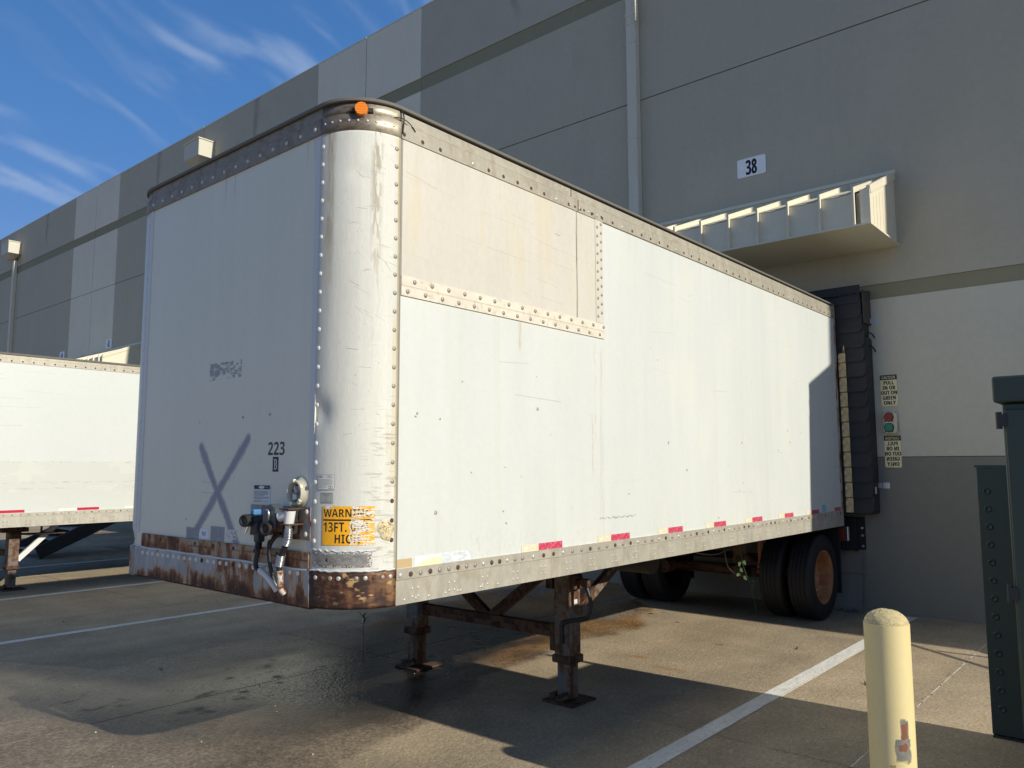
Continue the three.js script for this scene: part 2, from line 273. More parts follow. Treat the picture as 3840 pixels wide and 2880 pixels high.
// number signs
function condensed(ctx, s, x, y, h, sx, font = 'bold') { ctx.save(); ctx.translate(x, y); ctx.scale(sx, 1); ctx.font = font + ' ' + h + 'px sans-serif'; ctx.textAlign = 'center'; ctx.textBaseline = 'middle'; ctx.fillText(s, 0, 0); ctx.restore(); }
function roundPlate(w, h, r, t) { const s = new THREE.Shape(), a = w / 2, b = h / 2; s.moveTo(-a + r, -b); s.lineTo(a - r, -b); s.quadraticCurveTo(a, -b, a, -b + r); s.lineTo(a, b - r); s.quadraticCurveTo(a, b, a - r, b); s.lineTo(-a + r, b); s.quadraticCurveTo(-a, b, -a, b - r); s.lineTo(-a, -b + r); s.quadraticCurveTo(-a, -b, -a + r, -b);
  const g = new THREE.ExtrudeGeometry(s, { depth: t, bevelEnabled: false, curveSegments: 4 }), p = g.attributes.position; for (let i = 0; i < p.count; i++) g.attributes.uv.setXY(i, p.getX(i) / w + 0.5, p.getY(i) / h + 0.5); return g; }
for (const [n, x, y, l] of [['38', -1.123, 5.866, 'white number plate reading 38 above the canopy'], ['43', -21.83, 5.53, 'white number plate reading 43 on the distant wall'], ['44', -25.52, 5.50, 'white number plate reading 44 just above the left trailer roof']]) {
  const o = thing('number_sign', l, 'sign', [x, y, ZW + 0.004], 0, 'dock number signs');
  part('plate', roundPlate(0.408, 0.266, 0.025, 0.012), std({ roughness: 0.55, map: canvasTex(408, 266, (u, v) => { const k = 240 + 10 * (fbm(u * 9, v * 6, 3) - 0.5); return [k, k, k]; }, (c) => { c.fillStyle = '#08080a'; condensed(c, n, 200, 140, 285, 0.52); condensed(c, n, 208, 140, 285, 0.52); condensed(c, n, 204, 136, 285, 0.52); }) }), o);
}

// dock seal with overlapping flaps
{
  const o = thing('dock_seal', 'black padded dock seal with overlapping flaps and beige guide stripe behind the trailer', 'dock seal', [0, 0, ZW]);
  const vinyl = std({ color: lin(0.022, 0.023, 0.026), roughness: 0.62, bumpMap: texGrain, bumpScale: 0.004 }), vin2 = std({ color: lin(0.030, 0.030, 0.032), roughness: 0.7 }), brown = std({ color: lin(0.075, 0.066, 0.052), map: texWall, roughness: 0.7 });
  const beige = std({ roughness: 0.8, map: canvasTex(128, 256, (u, v) => { const a = fbm(u * 2 + 3, v * 3, 3), s = sm(0.58, 0.8, fbm(u * 3, v * 2 + 40, 3)), e = Math.min(v, 1 - v) < 0.04 ? 0.6 : 0; return mix3([206, 184, 136].map((q) => q * (0.8 + 0.4 * a)), [60, 54, 44], Math.max(e, s * 0.5)); }) });
  part('pad', rbx(-0.30, 0.335, 1.165, 3.3, 0, 0.29, 0.03), vinyl, o); part('pad', rbx(-2.95, -2.3, 1.165, 3.3, 0, 0.29, 0.03), vinyl, o);
  part('header_pad', rbx(-2.95, 0.31, 3.30, 3.87, 0, 0.28, 0.04), vinyl, o);
  part('header_hood', sheet((u, v) => V(mix(-2.96, 0.335, u), 3.885 - 0.06 * v * v + 0.006 * Math.sin(u * 40) * v, mix(0.005, 0.33, v) + 0.01 * Math.sin(u * 23)), () => V(0, 1, 0), 0.008, 60, 5), brown, o);
  part('side_cover', rbx(0.316, 0.336, 3.46, 3.87, 0.0, 0.29, 0.008), brown, o);
  const flap = (x0, x1, yb, yt, k, nm = 'flap') => {
    const w = x1 - x0, h = yt - yb, n = w > 0.5 ? 30 : 16;
    const g = sheet((u, v) => { const c = Math.max(0, (u * w - (w - 0.05)) / 0.05), y = yb + v * h + 0.045 * (1 - Math.sqrt(Math.max(0, 1 - c * c))) * (1 - v) + 0.006 * (fbm(u * 3 + k * 5, 2, 2) - 0.5) * (1 - v); return V(x0 + u * w - 0.004 * (1 - v) * u * Math.sin(k * 2.1), y, 0.304 + 0.022 * Math.pow(1 - v, 1.4) + 0.016 * (fbm(u * 4 + k * 7, v * 3 + k, 3) - 0.5)); }, () => V(0, 0, 1), 0.006, n, 10);
    return part(nm, g, k % 3 ? vinyl : vin2, o);
  };
  for (let i = 0; i < 12; i++) {
    const yb = 1.181 + i * 0.1805, f = flap(-0.03, 0.352 - i * 0.0022, yb, yb + 0.2, i), st = 0.040 - i * 0.0015;
    if (i < 11) part('guide_stripe', rawBox(st, st + 0.084, yb + 0.004, yb + (i === 10 ? 0.12 : 0.183), 0.334, 0.337).rotateX(0).translate(0, 0, 0), beige, f);
    if (i === 10) { const s = new THREE.Shape(); s.moveTo(0.05, 0); s.lineTo(0.084, 0); s.lineTo(0.07, 0.1); s.closePath(); part('guide_stripe', new THREE.ExtrudeGeometry(s, { depth: 0.003, bevelEnabled: false }).translate(st, yb + 0.122, 0.334), beige, f); }
  }
  for (let i = 0; i < 3; i++) flap(-0.6, 0.312 - i * 0.004, 3.35 + i * 0.18, 3.57 + i * 0.18, i + 20, 'header_flap');
  const zb = (x, y) => [bx(x, x + 0.075, y - 0.035, y + 0.035, 0.001, 0.006), bx(x - 0.012, x - 0.006, y - 0.03, y + 0.03, 0.001, 0.05), bx(x - 0.06, x - 0.008, y - 0.03, y + 0.03, 0.05, 0.056), rod(V(x + 0.05, y, 0.004), V(x + 0.05, y, 0.014), 0.01)];
  part('wall_bracket', zb(0.345, 3.515), M.galv, o); part('wall_bracket', zb(0.375, 1.505), M.galv, o);
  part('tie_strap', tube([[0.335, 3.36, 0.16], [0.36, 3.34, 0.1], [0.372, 3.3, 0.03]], 0.008, 12, 6), M.black, o); part('tie_strap', tube([[0.335, 3.2, 0.16], [0.362, 3.18, 0.1], [0.375, 3.13, 0.03]], 0.008, 12, 6), M.black, o);
  part('product_tag', bx(0.3375, 0.34, 1.41, 1.49, 0.14, 0.2), M.cream, o);
}
{ // laminated dock bumper
  const o = thing('dock_bumper', 'black laminated rubber dock bumper with bolts at the trailer rear', 'dock bumper', [0, 0, ZW]);
  part('steel_angle', bx(-0.32, 0.155, 0.73, 1.12, 0.023, 0.032), M.black, o);
  for (let i = 0; i < 9; i++) part('rubber_layer', bx(-0.31 + i * 0.043, -0.31 + i * 0.043 + 0.04, 0.72 + 0.008 * Math.sin(i * 2), 1.11, 0.033, 0.125), M.black, o);
  for (const y of [0.775, 0.99, 0.9]) part('bolt', rod(V(0.125, y, 0.03), V(0.125, y, 0.055), 0.014), M.galv, o);
}
{ // hanging chain
  const o = thing('chain', 'thin steel chain hanging from the dock bumper with its slack piled below', 'chain', [0.115, 0, ZW + 0.07]);
  const dark = std({ color: lin(0.20, 0.20, 0.20), roughness: 0.5, metalness: 0.6 }), lk = new THREE.TorusGeometry(0.014, 0.0035, 5, 10).scale(0.7, 1.35, 1);
  for (let i = 0; i < 22; i++) { const m = part('link', lk, dark, o, [-0.0006 * i, 0.71 - i * 0.031, 0]); m.rotation.y = i % 2 ? 1.4 : 0.1; }
  for (let i = 0; i < 46; i++) { const m = part('link', lk, dark, o, [rr(-0.4, 0.02), 0.006 + rr(0, 0.018), rr(0.05, 0.2)]); m.rotation.set(1.5 + rr(-0.4, 0.4), rr(0, 3), rr(0, 3)); }
}
// caution signs and signal light
const cautionTex = (flip) => canvasTex(372, 760, (u, v) => { const a = fbm(u * 6, v * 10, 4), k = 0.95 + 0.1 * a; return [240 * k, 226 * k, 176 * k]; }, (c) => {
  c.save(); if (flip) { c.translate(372, 0); c.scale(-1, 1); }
  c.fillStyle = '#141414'; c.fillRect(0, 0, 372, 118); c.fillStyle = '#e2d6a6'; condensed(c, 'CAUTION', 186, 62, 96, 0.74); c.fillStyle = '#15130f';
  ['PULL', 'IN OR', 'OUT ON', 'GREEN', 'ONLY'].forEach((s, i) => [-3, 3].forEach((q) => condensed(c, s, 186 + q, 188 + i * 122, 128, [0.8, 0.8, 0.76, 0.72, 0.8][i]))); c.restore();
  c.fillStyle = '#6d5f40'; for (const [x, y] of [[14, 742], [356, 742], [14, 14], [356, 14]]) { c.beginPath(); c.arc(x, y, 8, 0, 7); c.fill(); } c.fillStyle = '#222'; c.fillRect(160, 746, 14, 8); c.fillRect(184, 746, 8, 8);
});
for (const [y, x, f, l] of [[2.644, 0.498, 0, 'cream caution sign reading pull in or out on green only, upright text'], [1.91, 0.506, 1, 'cream caution sign with mirrored lettering below the signal light']]) {
  const o = thing('caution_sign', l, 'sign', [x, y, ZW + 0.004], 0, 'caution signs by the dock'); o.rotation.z = f ? -0.004 : 0.006;
  part('plate', roundPlate(0.186, 0.38, 0.006, 0.006), std({ map: cautionTex(f), roughness: 0.6 }), o);
}
{
  const o = thing('signal_light', 'cream dock signal box with red lens above green lens', 'signal light', [0.502, 2.257, ZW]);
  const body = std({ map: canvasTex(128, 200, (u, v) => { const s = sm(0.56, 0.7, fbm(u * 7, v * 9, 4)) * 0.4; return mix3([214, 204, 172], [120, 108, 84], s); }), roughness: 0.6 });
  part('housing', rbx(-0.078, 0.078, -0.13, 0.13, 0.001, 0.055, 0.008), body, o);
  const lens = (y, col, dot, nm) => { const l = part(nm, new THREE.CylinderGeometry(0.05, 0.052, 0.016, 28).rotateX(Math.PI / 2).translate(-0.012, y, 0.063), std({ color: col, roughness: 0.35 }), o); part('bezel', new THREE.TorusGeometry(0.053, 0.005, 6, 28).translate(-0.012, y, 0.058), M.black, l);
    for (let i = -3; i <= 3; i++) for (let j = -3; j <= 3; j++) if (i * i + j * j < 10 && (i + j) % 2 === 0) part('lens_bead', new THREE.SphereGeometry(0.0052, 6, 4).translate(-0.012 + i * 0.012, y + j * 0.012, 0.071), dot, l);
    for (const s of [-1, 1]) part('clip', rbx(-0.012 + s * 0.04 - 0.006, -0.012 + s * 0.04 + 0.006, y - 0.058, y - 0.042, 0.054, 0.066, 0.002), M.black, l); };
  lens(0.065, lin(0.30, 0.006, 0.018), std({ color: lin(0.34, 0.012, 0.02), roughness: 0.3 }), 'red_lens'); lens(-0.058, lin(0.0, 0.17, 0.10), std({ color: lin(0.04, 0.62, 0.40), roughness: 0.3 }), 'green_lens');
  part('name_plate', rbx(-0.04, 0.012, -0.006, 0.01, 0.054, 0.058, 0.002), M.galv, o);
  for (const [x, y] of [[-0.066, 0.118], [0.066, 0.118], [-0.066, -0.118], [0.066, -0.118]]) part('screw', rod(V(x, y, 0.05), V(x, y, 0.058), 0.006, 0.006, 8), M.black, o);
}
// steel stairs
function stair(x, zb, run, rise, label, sides = [0, -1.1]) {
  const o = thing('dock_stair', label, 'stair', [x, 0, 0]), st = std({ color: lin(0.045, 0.047, 0.052), roughness: 0.6 }), tr = std({ color: lin(0.30, 0.31, 0.32), roughness: 0.5, metalness: 0.4 }), n = Math.round(rise / 0.18);
  for (const s of [0, -1.1]) { part('stringer', bar(V(s, 0.12, zb + 0.05), V(s, rise - 0.05, zb - run), 0.05, 0.25), st, o); }
  for (let i = 0; i < n; i++) part('tread', bx(-1.07, -0.03, (i + 1) * rise / n - 0.03, (i + 1) * rise / n, zb - (i + 1) * run / n, zb - i * run / n + 0.03), tr, o);
  part('landing', bx(-1.1, 0.0, rise - 0.05, rise, ZW + 0.02, zb - run - 0.01), tr, o);
  for (const s of sides) { for (const h of [0.5, 0.95]) part('handrail', [rod(V(s, h + 0.15, zb), V(s, rise + h, zb - run), 0.02), rod(V(s, rise + h, zb - run), V(s, rise + h, ZW + 0.02), 0.02)], st, o);
    for (const t of [0, 0.5, 1]) part('post', rod(V(s, t * rise + 0.05, zb - run * t), V(s, t * rise + 0.98 + (t ? 0 : 0.1), zb - run * t), 0.02), st, o); part('support_post', rod(V(s, 0, ZW + 0.3), V(s, rise - 0.05, ZW + 0.3), 0.03), st, o); }
}
stair(-13.5, -3.25, 2.3, 1.22, 'dark steel stair with grey treads seen beneath the left trailer');
stair(4.5, -5.25, 1.65, 1.2, 'steel stair with handrails just right of the picture', [0]);


// ------------------------------------------------------------------ trailer surfaces
const rustPx = (x, y, base, amount, seedv = 0, streak = 1) => { // metres in, colour out: flaking paint over rust
  const a = fbm(x * 7 + seedv, y * 7, 5), b = fbm(x * 26 + seedv, y * 26 / streak, 4), c = fbm(x * 90, y * 60 + seedv, 3), d = fbm(x * 30 + seedv * 2, y * 4, 4);
  const r = a * 0.5 + b * 0.3 + d * 0.3 + c * 0.12 + amount, k = sm(0.60, 0.72, r), deep = sm(0.70, 0.9, r + 0.15 * (c - 0.5));
  const halo = sm(0.52, 0.62, r);
  let col = mix3(base.map((q) => q * (0.86 + 0.26 * b)), [176, 128, 84], halo * 0.45);
  col = mix3(col, mix3([112, 72, 46], [146, 98, 62], c), k); return mix3(col, mix3([46, 30, 24], [78, 46, 32], c), deep);
};
// right side panels (uv across 7.04 x 2.33 m)
const texSide = canvasTex(2048, 680, (u, v) => {
  const x = u * 7.04, y = v * 2.33, a = fbm(x * 1.1, y * 0.5, 4), b = fbm(x * 9, y * 0.9 + 4, 4), c = fbm(x * 45, y * 45, 2);
  const k = 1 + 0.035 * (a - 0.5) + 0.03 * (b - 0.5) + 0.02 * (c - 0.5); let col = [204 * k, 207 * k, 201 * k];
  const drip = sm(0.58, 0.80, fbm(x * 16 + 7, y * 0.7, 4)) * 0.09; col = mix3(col, [190, 182, 160], drip);
  return mix3(col, [218, 215, 202], sm(0.5, 0.8, fbm(x * 2.2 + 31, y * 1.2, 4)) * 0.25);
}, (c, W, H) => {
  const X = (m) => m / 7.04 * W, Y = (m) => (1 - m / 2.33) * H;
  c.lineCap = 'round';
  for (let i = 0; i < 24; i++) { const x = rr(0, 6.9), y = rr(0.03, 2.2); c.strokeStyle = `rgba(96,88,76,${rr(0.08, 0.30)})`; c.lineWidth = rr(0.5, 1.3); c.beginPath(); c.moveTo(X(x), Y(y)); c.lineTo(X(x + rr(0.05, 0.55)), Y(y + rr(-0.035, 0.035))); c.stroke(); }
  for (let i = 0; i < 34; i++) { c.fillStyle = `rgba(62,56,50,${rr(0.3, 0.8)})`; c.beginPath(); c.ellipse(X(rr(0, 6.9)), Y(rr(0.02, 1.5)), rr(0.6, 2.2), rr(0.6, 2.6), rr(0, 3), 0, 7); c.fill(); }
  for (const [x, y, l, r] of [[1.02, 1.46, 0.16, 4], [1.86, 1.45, 0.7, 4], [1.82, 0.9, 0.4, 2]]) for (let i = 0; i < 60; i++) { c.fillStyle = `rgba(176,118,52,${0.10 * rnd()})`; c.fillRect(X(x) + rr(-r, r), Y(y - rr(0, l)), rr(1, 2.5), rr(4, 26)); }
  for (let i = 0; i < 130; i++) { c.fillStyle = `rgba(120,108,84,${0.06 * rnd()})`; c.fillRect(X(1.93) + rr(-7, 7), Y(rr(0.2, 1.45)), rr(1, 3), rr(10, 80)); }
  for (const [x, y] of [[0.29, 0.28], [1.2, 0.9], [2.9, 0.72], [4.3, 0.75], [5.45, 0.9], [5.5, 0.78], [3.2, 0.5]]) { c.fillStyle = 'rgba(92,86,76,0.85)'; c.beginPath(); c.arc(X(x), Y(y), 3, 0, 7); c.fill(); c.fillStyle = 'rgba(196,192,182,1)'; c.beginPath(); c.arc(X(x) - 0.6, Y(y) - 0.6, 1.8, 0, 7); c.fill(); }
  for (let i = 0; i < 22; i++) { c.fillStyle = `rgba(226,214,180,${rr(0.1, 0.4)})`; c.beginPath(); c.ellipse(X(rr(2.4, 6.9)), Y(rr(0.5, 2.1)), rr(1.5, 6), rr(3, 13), rr(-0.3, 0.3), 0, 7); c.fill(); }
  c.fillStyle = 'rgba(70,66,58,0.55)'; for (let i = 0; i < 40; i++) c.fillRect(X(1.9 + i * 0.012), Y(0.17 + 0.004 * Math.sin(i)), rr(1, 4), rr(1, 3));
  // worn letter ghosts, dirt film over the rail
  for (let i = 0; i < 700; i++) { c.fillStyle = `rgba(150,136,108,${rr(0.02, 0.10)})`; c.fillRect(rnd() * W, H - rr(0, 1) * rr(0, 1) * 60, rr(1, 5), rr(1, 16)); }
  for (let i = 0; i < 160; i++) { const x = rr(2.3, 7) ; c.fillStyle = `rgba(168,152,118,${rr(0.02, 0.09)})`; c.fillRect(X(x), 0, rr(1, 3), rr(4, 70)); }
});
const texPatch = canvasTex(1024, 512, (u, v) => { const x = u * 1.83, y = v * 0.8, a = fbm(x * 2, y * 1.2, 4), b = fbm(x * 14, y * 1.1 + 4, 4), c = fbm(x * 60, y * 30, 2), k = 1 + 0.05 * (a - 0.5) + 0.035 * (b - 0.5) + 0.03 * (c - 0.5); let col = [202 * k, 197 * k, 184 * k]; const d = sm(0.55, 0.72, fbm(x * 9 + 3, y * 0.8, 4)) * 0.28 * sm(0, 0.5, v); return mix3(col, [206, 188, 150], d); }, (c, W, H) => {
  const X = (m) => m / 1.83 * W; for (let i = 0; i < 24; i++) { c.strokeStyle = `rgba(110,98,80,${rr(0.1, 0.4)})`; c.lineWidth = rr(0.6, 1.5); const x = rr(0, 1.6), y = rnd() * H; c.beginPath(); c.moveTo(X(x), y); c.lineTo(X(x + rr(0.1, 0.5)), y + rr(4, 24)); c.stroke(); }
  for (let i = 0; i < 260; i++) { c.fillStyle = `rgba(84,74,52,${0.13 * rnd()})`; c.fillRect(X(1.60) + rr(-7, 7) * rnd(), rr(-60, H), rr(1, 3), rr(20, 160)); }
  for (let i = 0; i < 150; i++) { c.fillStyle = `rgba(150,126,84,${0.08 * rnd()})`; c.fillRect(rnd() * W, 0, rr(1, 4), rr(10, 200) * rnd()); }
  c.fillStyle = 'rgba(60,56,50,.8)'; for (let i = 0; i < 10; i++) c.fillRect(X(1.36) + i * 3, H * 0.28 + rr(-4, 4), 3, 2);
});
const paintWhite = { roughness: 0.42, bumpMap: texGrain, bumpScale: 0.0006 };
M.side = std({ map: texSide, ...paintWhite }); M.patch = std({ map: texPatch, ...paintWhite });
// front panel, 1.99 x 2.33 m
const texFront = canvasTex(1160, 1360, (u, v) => {
  const x = u * 1.99, y = v * 2.33, a = fbm(x * 1.3 + 20, y * 0.8, 4), b = fbm(x * 11, y * 0.7, 4), c = fbm(x * 50, y * 50, 2), k = 1 + 0.03 * (a - 0.5) + 0.025 * (b - 0.5) + 0.02 * (c - 0.5);
  let col = [220 * k, 217 * k, 200 * k];
  const sx = 0.02 * (fbm(x * 5, y * 5, 2) - 0.5);
  const seg = (x0, y0, x1, y1) => { const dx = x1 - x0, dy = y1 - y0, t = Math.min(1, Math.max(0, ((x - x0) * dx + (y - y0) * dy) / (dx * dx + dy * dy))); return Math.hypot(x - x0 - t * dx + sx, y - y0 - t * dy) / (0.8 + 0.3 * fbm(t * 8, 3, 2)); };
  const d = Math.min(seg(0.823, 0.655, 1.292, 0.06), seg(1.355, 0.695, 0.72, 0.07)), sp = 1 - sm(0.012, 0.046, d + 0.012 * (c - 0.5));
  col = mix3(col, [108, 116, 138], sp * 0.86 * (0.9 + 0.2 * (c - 0.5)));
  if (x > 0.87 && x < 1.26 && y > 1.06 && y < 1.165) { const e = Math.min(x - 0.87, 1.26 - x, y - 1.06, 1.165 - y) * 16 + 0.35, g = fbm(x * 34, y * 70, 4); col = mix3(col, [126, 126, 126], 0.75 * sm(0.34, 0.6, g + (Math.min(1, e) - 1) * 0.16)); }
  return col;
}, (c, W, H) => {
  const X = (m) => (m + 2.29) / 1.99 * W, Y = (m) => (1 - (m - 1.21) / 2.33) * H, S = H / 2.33;
  for (let i = 0; i < 90; i++) { c.fillStyle = `rgba(90,86,78,${0.10 * rnd()})`; const x = [-1.29, -1.18, -0.42, -0.36][i % 4]; c.fillRect(X(x) + rr(-5, 5), rr(-10, 10), rr(1, 2), rr(10, 120)); }
  for (let i = 0; i < 60; i++) { c.fillStyle = `rgba(40,38,40,${rr(0.2, 0.7)})`; const x = rr(-1.6, -1.0), y = rr(1.3, 1.75); c.fillRect(X(x), Y(y), rr(1, 2), rr(1, 4)); }
  for (const [x, y, r] of [[-1.62, 1.42, 3.5], [-1.5, 2.02, 3], [-1.0, 2.03, 5], [-0.72, 2.035, 5], [-1.78, 1.52, 2]]) { c.fillStyle = 'rgba(84,78,80,.45)'; c.beginPath(); c.ellipse(X(x), Y(y), r * 1.5, r, 0, 0, 7); c.fill(); }
  c.strokeStyle = 'rgba(70,72,80,.55)'; c.lineWidth = 1; c.beginPath(); c.moveTo(X(-1.44), Y(1.652)); c.lineTo(X(-1.2), Y(1.652)); c.moveTo(X(-1.44), Y(1.588)); c.lineTo(X(-1.24), Y(1.588)); c.stroke();
  c.fillStyle = '#1b1d22'; c.save(); c.translate(X(-0.647), Y(1.842)); c.scale(1.03, 1); c.font = 'bold ' + 0.1 * S + 'px sans-serif'; c.textAlign = 'center'; c.textBaseline = 'middle'; c.fillText('223', 0, 0); c.restore();
});
M.front = std({ map: texFront, ...paintWhite });
// corner sheet (90 degrees of radius 0.30, 2.33 m high): dull white aluminium with brown run-off and scrapes
const texCorner = canvasTex(640, 1400, (u, v) => {
  const x = u * 0.47, y = v * 2.33, a = fbm(x * 5, y * 1.4, 4), b = fbm(x * 38, y * 0.8, 4), c = fbm(x * 120, y * 40, 3), k = 1 + 0.07 * (a - 0.5) + 0.05 * (b - 0.5) + 0.04 * (c - 0.5); let col = [204 * k, 203 * k, 193 * k];
  const wob = 0.03 * (fbm(3, y * 2, 3) - 0.5);
  const s1 = (1 - sm(0.02, 0.085, Math.abs(u - 0.165 - wob))) * sm(0.50, 0.80, v) * (0.35 + 0.65 * sm(0.3, 0.65, fbm(x * 70 + y, y * 9, 5))); col = mix3(col, [146, 132, 106], s1 * 0.6);
  const s2 = (1 - sm(0.01, 0.09, Math.abs(u - 0.71 - wob))) * sm(0.5, 1.0, v + 0.12 * fbm(x * 70, 2, 2)) * sm(0.42, 0.62, fbm(x * 80 + y, y * 14, 5)); col = mix3(col, [136, 122, 96], s2 * 0.6);
  const s3 = sm(0.66, 0.9, u) * sm(0.5, 0.68, fbm(x * 24, y * 1.4 + 9, 4)) * 0.45; col = mix3(col, [196, 182, 148], s3);
  const sc = sm(0.50, 0.8, u) * (1 - sm(0.28, 0.42, v)) * sm(0.58, 0.70, fbm(x * 14, y * 130, 4)); col = mix3(col, [146, 136, 114], sc * 0.42);
  const edge = sm(0.965, 0.985, u) * (0.5 + 0.5 * fbm(1, y * 14, 3)); col = mix3(col, [166, 146, 108], edge * 0.7); return col;
}, (c, W, H) => {
  for (let i = 0; i < 70; i++) { c.strokeStyle = `rgba(84,74,58,${rr(0.15, 0.55)})`; c.lineWidth = rr(0.6, 1.6); const x = rr(0.35, 0.95) * W, y = rr(0.02, 0.98) * H; c.beginPath(); c.moveTo(x, y); c.lineTo(x + rr(8, 120), y + rr(-8, 26)); c.stroke(); }
  for (let i = 0; i < 60; i++) { c.fillStyle = `rgba(60,52,42,${rr(0.2, 0.7)})`; c.fillRect(rr(0.2, 0.95) * W, rnd() * H, rr(1, 5), rr(1, 3)); }
  // decal ghost: grey, cracked into rings
  c.save(); c.translate(W * 0.205, H * (1 - (1.583 - 1.21) / 2.33)); for (let r = 2; r < 50; r += 3) { c.strokeStyle = `rgba(74,84,80,${rr(0.3, 0.7)})`; c.lineWidth = 1; c.strokeRect(-r * 1.06 + rr(-1, 1), -r * 0.36, r * 2.12, r * 0.72); } c.fillStyle = 'rgba(120,128,124,.45)'; c.fillRect(-54, -17, 108, 34); c.restore();
});
M.corner = std({ map: texCorner, roughness: 0.65, bumpMap: texGrain, bumpScale: 0.001 });
const texRail = canvasTex(2048, 128, (u, v) => { const x = u * 7.04, y = v * 0.19, a = fbm(x * 3, y * 3, 4), b = fbm(x * 16, y * 2.5, 4), c = fbm(x * 70, y * 40, 3), k = 1 + 0.10 * (a - 0.5) + 0.10 * (b - 0.5) + 0.08 * (c - 0.5); let col = [184 * k, 178 * k, 163 * k]; col = mix3(col, [200, 195, 182], 0.45 * sm(0.5, 0.75, fbm(x * 34 + 5, y * 5, 4))); return mix3(col, [150, 136, 108], 0.28 * sm(0.5, 0.8, fbm(x * 22 + 50, y * 9 + x, 5))); });
M.rail = std({ map: texRail, roughness: 0.48, metalness: 0.3 });
const texTop = canvasTex(2048, 64, (u, v) => { const x = u * 7.04, y = v * 0.1, a = fbm(x * 3 + 9, y * 3, 4), b = fbm(x * 24, y * 3, 4), c = fbm(x * 70, y * 60, 3), k = 1 + 0.10 * (a - 0.5) + 0.12 * (b - 0.5) + 0.08 * (c - 0.5); return mix3([184 * k, 177 * k, 160 * k], [142, 126, 100], 0.3 * sm(0.5, 0.8, fbm(x * 26 + y * 3, y * 12 + x, 5))); });
M.topRail = std({ map: texTop, roughness: 0.42, metalness: 0.3 });
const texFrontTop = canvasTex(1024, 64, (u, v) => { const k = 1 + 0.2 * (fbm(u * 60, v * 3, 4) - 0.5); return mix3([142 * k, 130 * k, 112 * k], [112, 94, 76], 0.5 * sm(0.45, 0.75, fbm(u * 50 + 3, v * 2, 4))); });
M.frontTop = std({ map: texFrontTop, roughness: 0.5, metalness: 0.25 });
M.roof = std({ color: lin(0.16, 0.15, 0.13), roughness: 0.75, map: texWall });
M.rivet = std({ color: lin(0.52, 0.50, 0.46), roughness: 0.4, metalness: 0.35 }); M.rivetWhite = std({ color: lin(0.66, 0.66, 0.63), roughness: 0.45 });
M.rivetRust = std({ color: lin(0.085, 0.045, 0.03), roughness: 0.8 }); M.rivetGrey = std({ color: lin(0.30, 0.27, 0.23), roughness: 0.5, metalness: 0.3 });
M.rust = std({ map: canvasTex(512, 512, (u, v) => rustPx(u * 1.2, v * 1.2, [100, 92, 82], 0.12, 12).map((q) => q * 0.68)), roughness: 0.85, bumpMap: texGrain, bumpScale: 0.003 });
M.rustDark = std({ map: canvasTex(512, 512, (u, v) => rustPx(u * 1.2, v * 1.2, [62, 50, 44], 0.16, 33).map((q) => q * 0.7)), roughness: 0.85 });
M.darkSteel = std({ color: lin(0.035, 0.030, 0.027), roughness: 0.8 });
const wmap = std({ map: canvasTex(512, 512, (u, v) => rustPx(u * 0.9, v * 0.9, [142, 146, 150], 0.02, 71).map((q) => q * 0.72)), roughness: 0.7 });
const texApron = canvasTex(2048, 200, (u, v) => { const x = u * 1.99, y = v * 0.19; const low = sm(0.62, 0.0, v + 0.35 * (fbm(x * 4, 3, 3) - 0.5)); let c = rustPx(x, y, [168, 170, 168], -0.09 + 0.22 * low + 0.07 * sm(0.4, 0.7, fbm(x * 3, y * 2 + 8, 3)), 5, 2.4); const top = sm(0.9, 1, v); return mix3(c, [196, 198, 200], top * 0.4); });
const texPlate = canvasTex(1024, 64, (u, v) => { const x = u * 1.88, y = v * 0.085; let c = rustPx(x, y, [168, 156, 138], 0.05, 17, 3); const ln = 1 - sm(0.02, 0.09, Math.abs(v - 0.52 + 0.5 * (fbm(x * 2.2, 1, 3) - 0.5))); return mix3(c, [84, 46, 32], ln * 0.5 * sm(0.4, 0.6, fbm(x * 4, 9, 2))); });
const texApronC = canvasTex(512, 256, (u, v) => { const x = u * 0.47, y = v * 0.19, f = fbm(x * 30, y * 70, 4); let c = rustPx(x, y, [150, 120, 84], 0.20 - 0.03 * v, 41, 0.3).map((q) => q * 0.8); if (u < 0.08) c = mix3(c, [42, 30, 24], 0.7); const hi = sm(0.56, 0.66, f) * sm(0.44, 0.6, fbm(x * 12, y * 14 + 5, 3)) * sm(0.05, 0.2, u); return mix3(c, [196, 158, 108], hi * 0.85); });
M.apron = std({ map: texApron, roughness: 0.72, bumpMap: texGrain, bumpScale: 0.002 }); M.apronPlate = std({ map: texPlate, roughness: 0.8 }); M.apronCorner = std({ map: texApronC, roughness: 0.55, metalness: 0.15 });
M.rubber = std({ color: lin(0.009, 0.009, 0.010), roughness: 0.7 }); M.hose = std({ color: lin(0.02, 0.02, 0.022), roughness: 0.5 });
M.white = std({ color: lin(0.66, 0.65, 0.61), roughness: 0.5 }); M.chrome = std({ color: lin(0.6, 0.6, 0.6), roughness: 0.28, metalness: 0.9 });
const texTape = canvasTex(512, 64, (u, v) => { const n = fbm(u * 40, v * 6, 4), w = sm(0.55, 0.7, fbm(u * 60, v * 4 + 8, 4)); return u < 0.4 ? mix3([214, 204, 172], [232, 228, 214], w) : mix3([186, 48, 76].map((q) => q * (0.88 + 0.24 * n)), [220, 160, 164], Math.min(1, 0.12 + w * 0.6)); });
M.tape = std({ map: texTape, roughness: 0.4 });

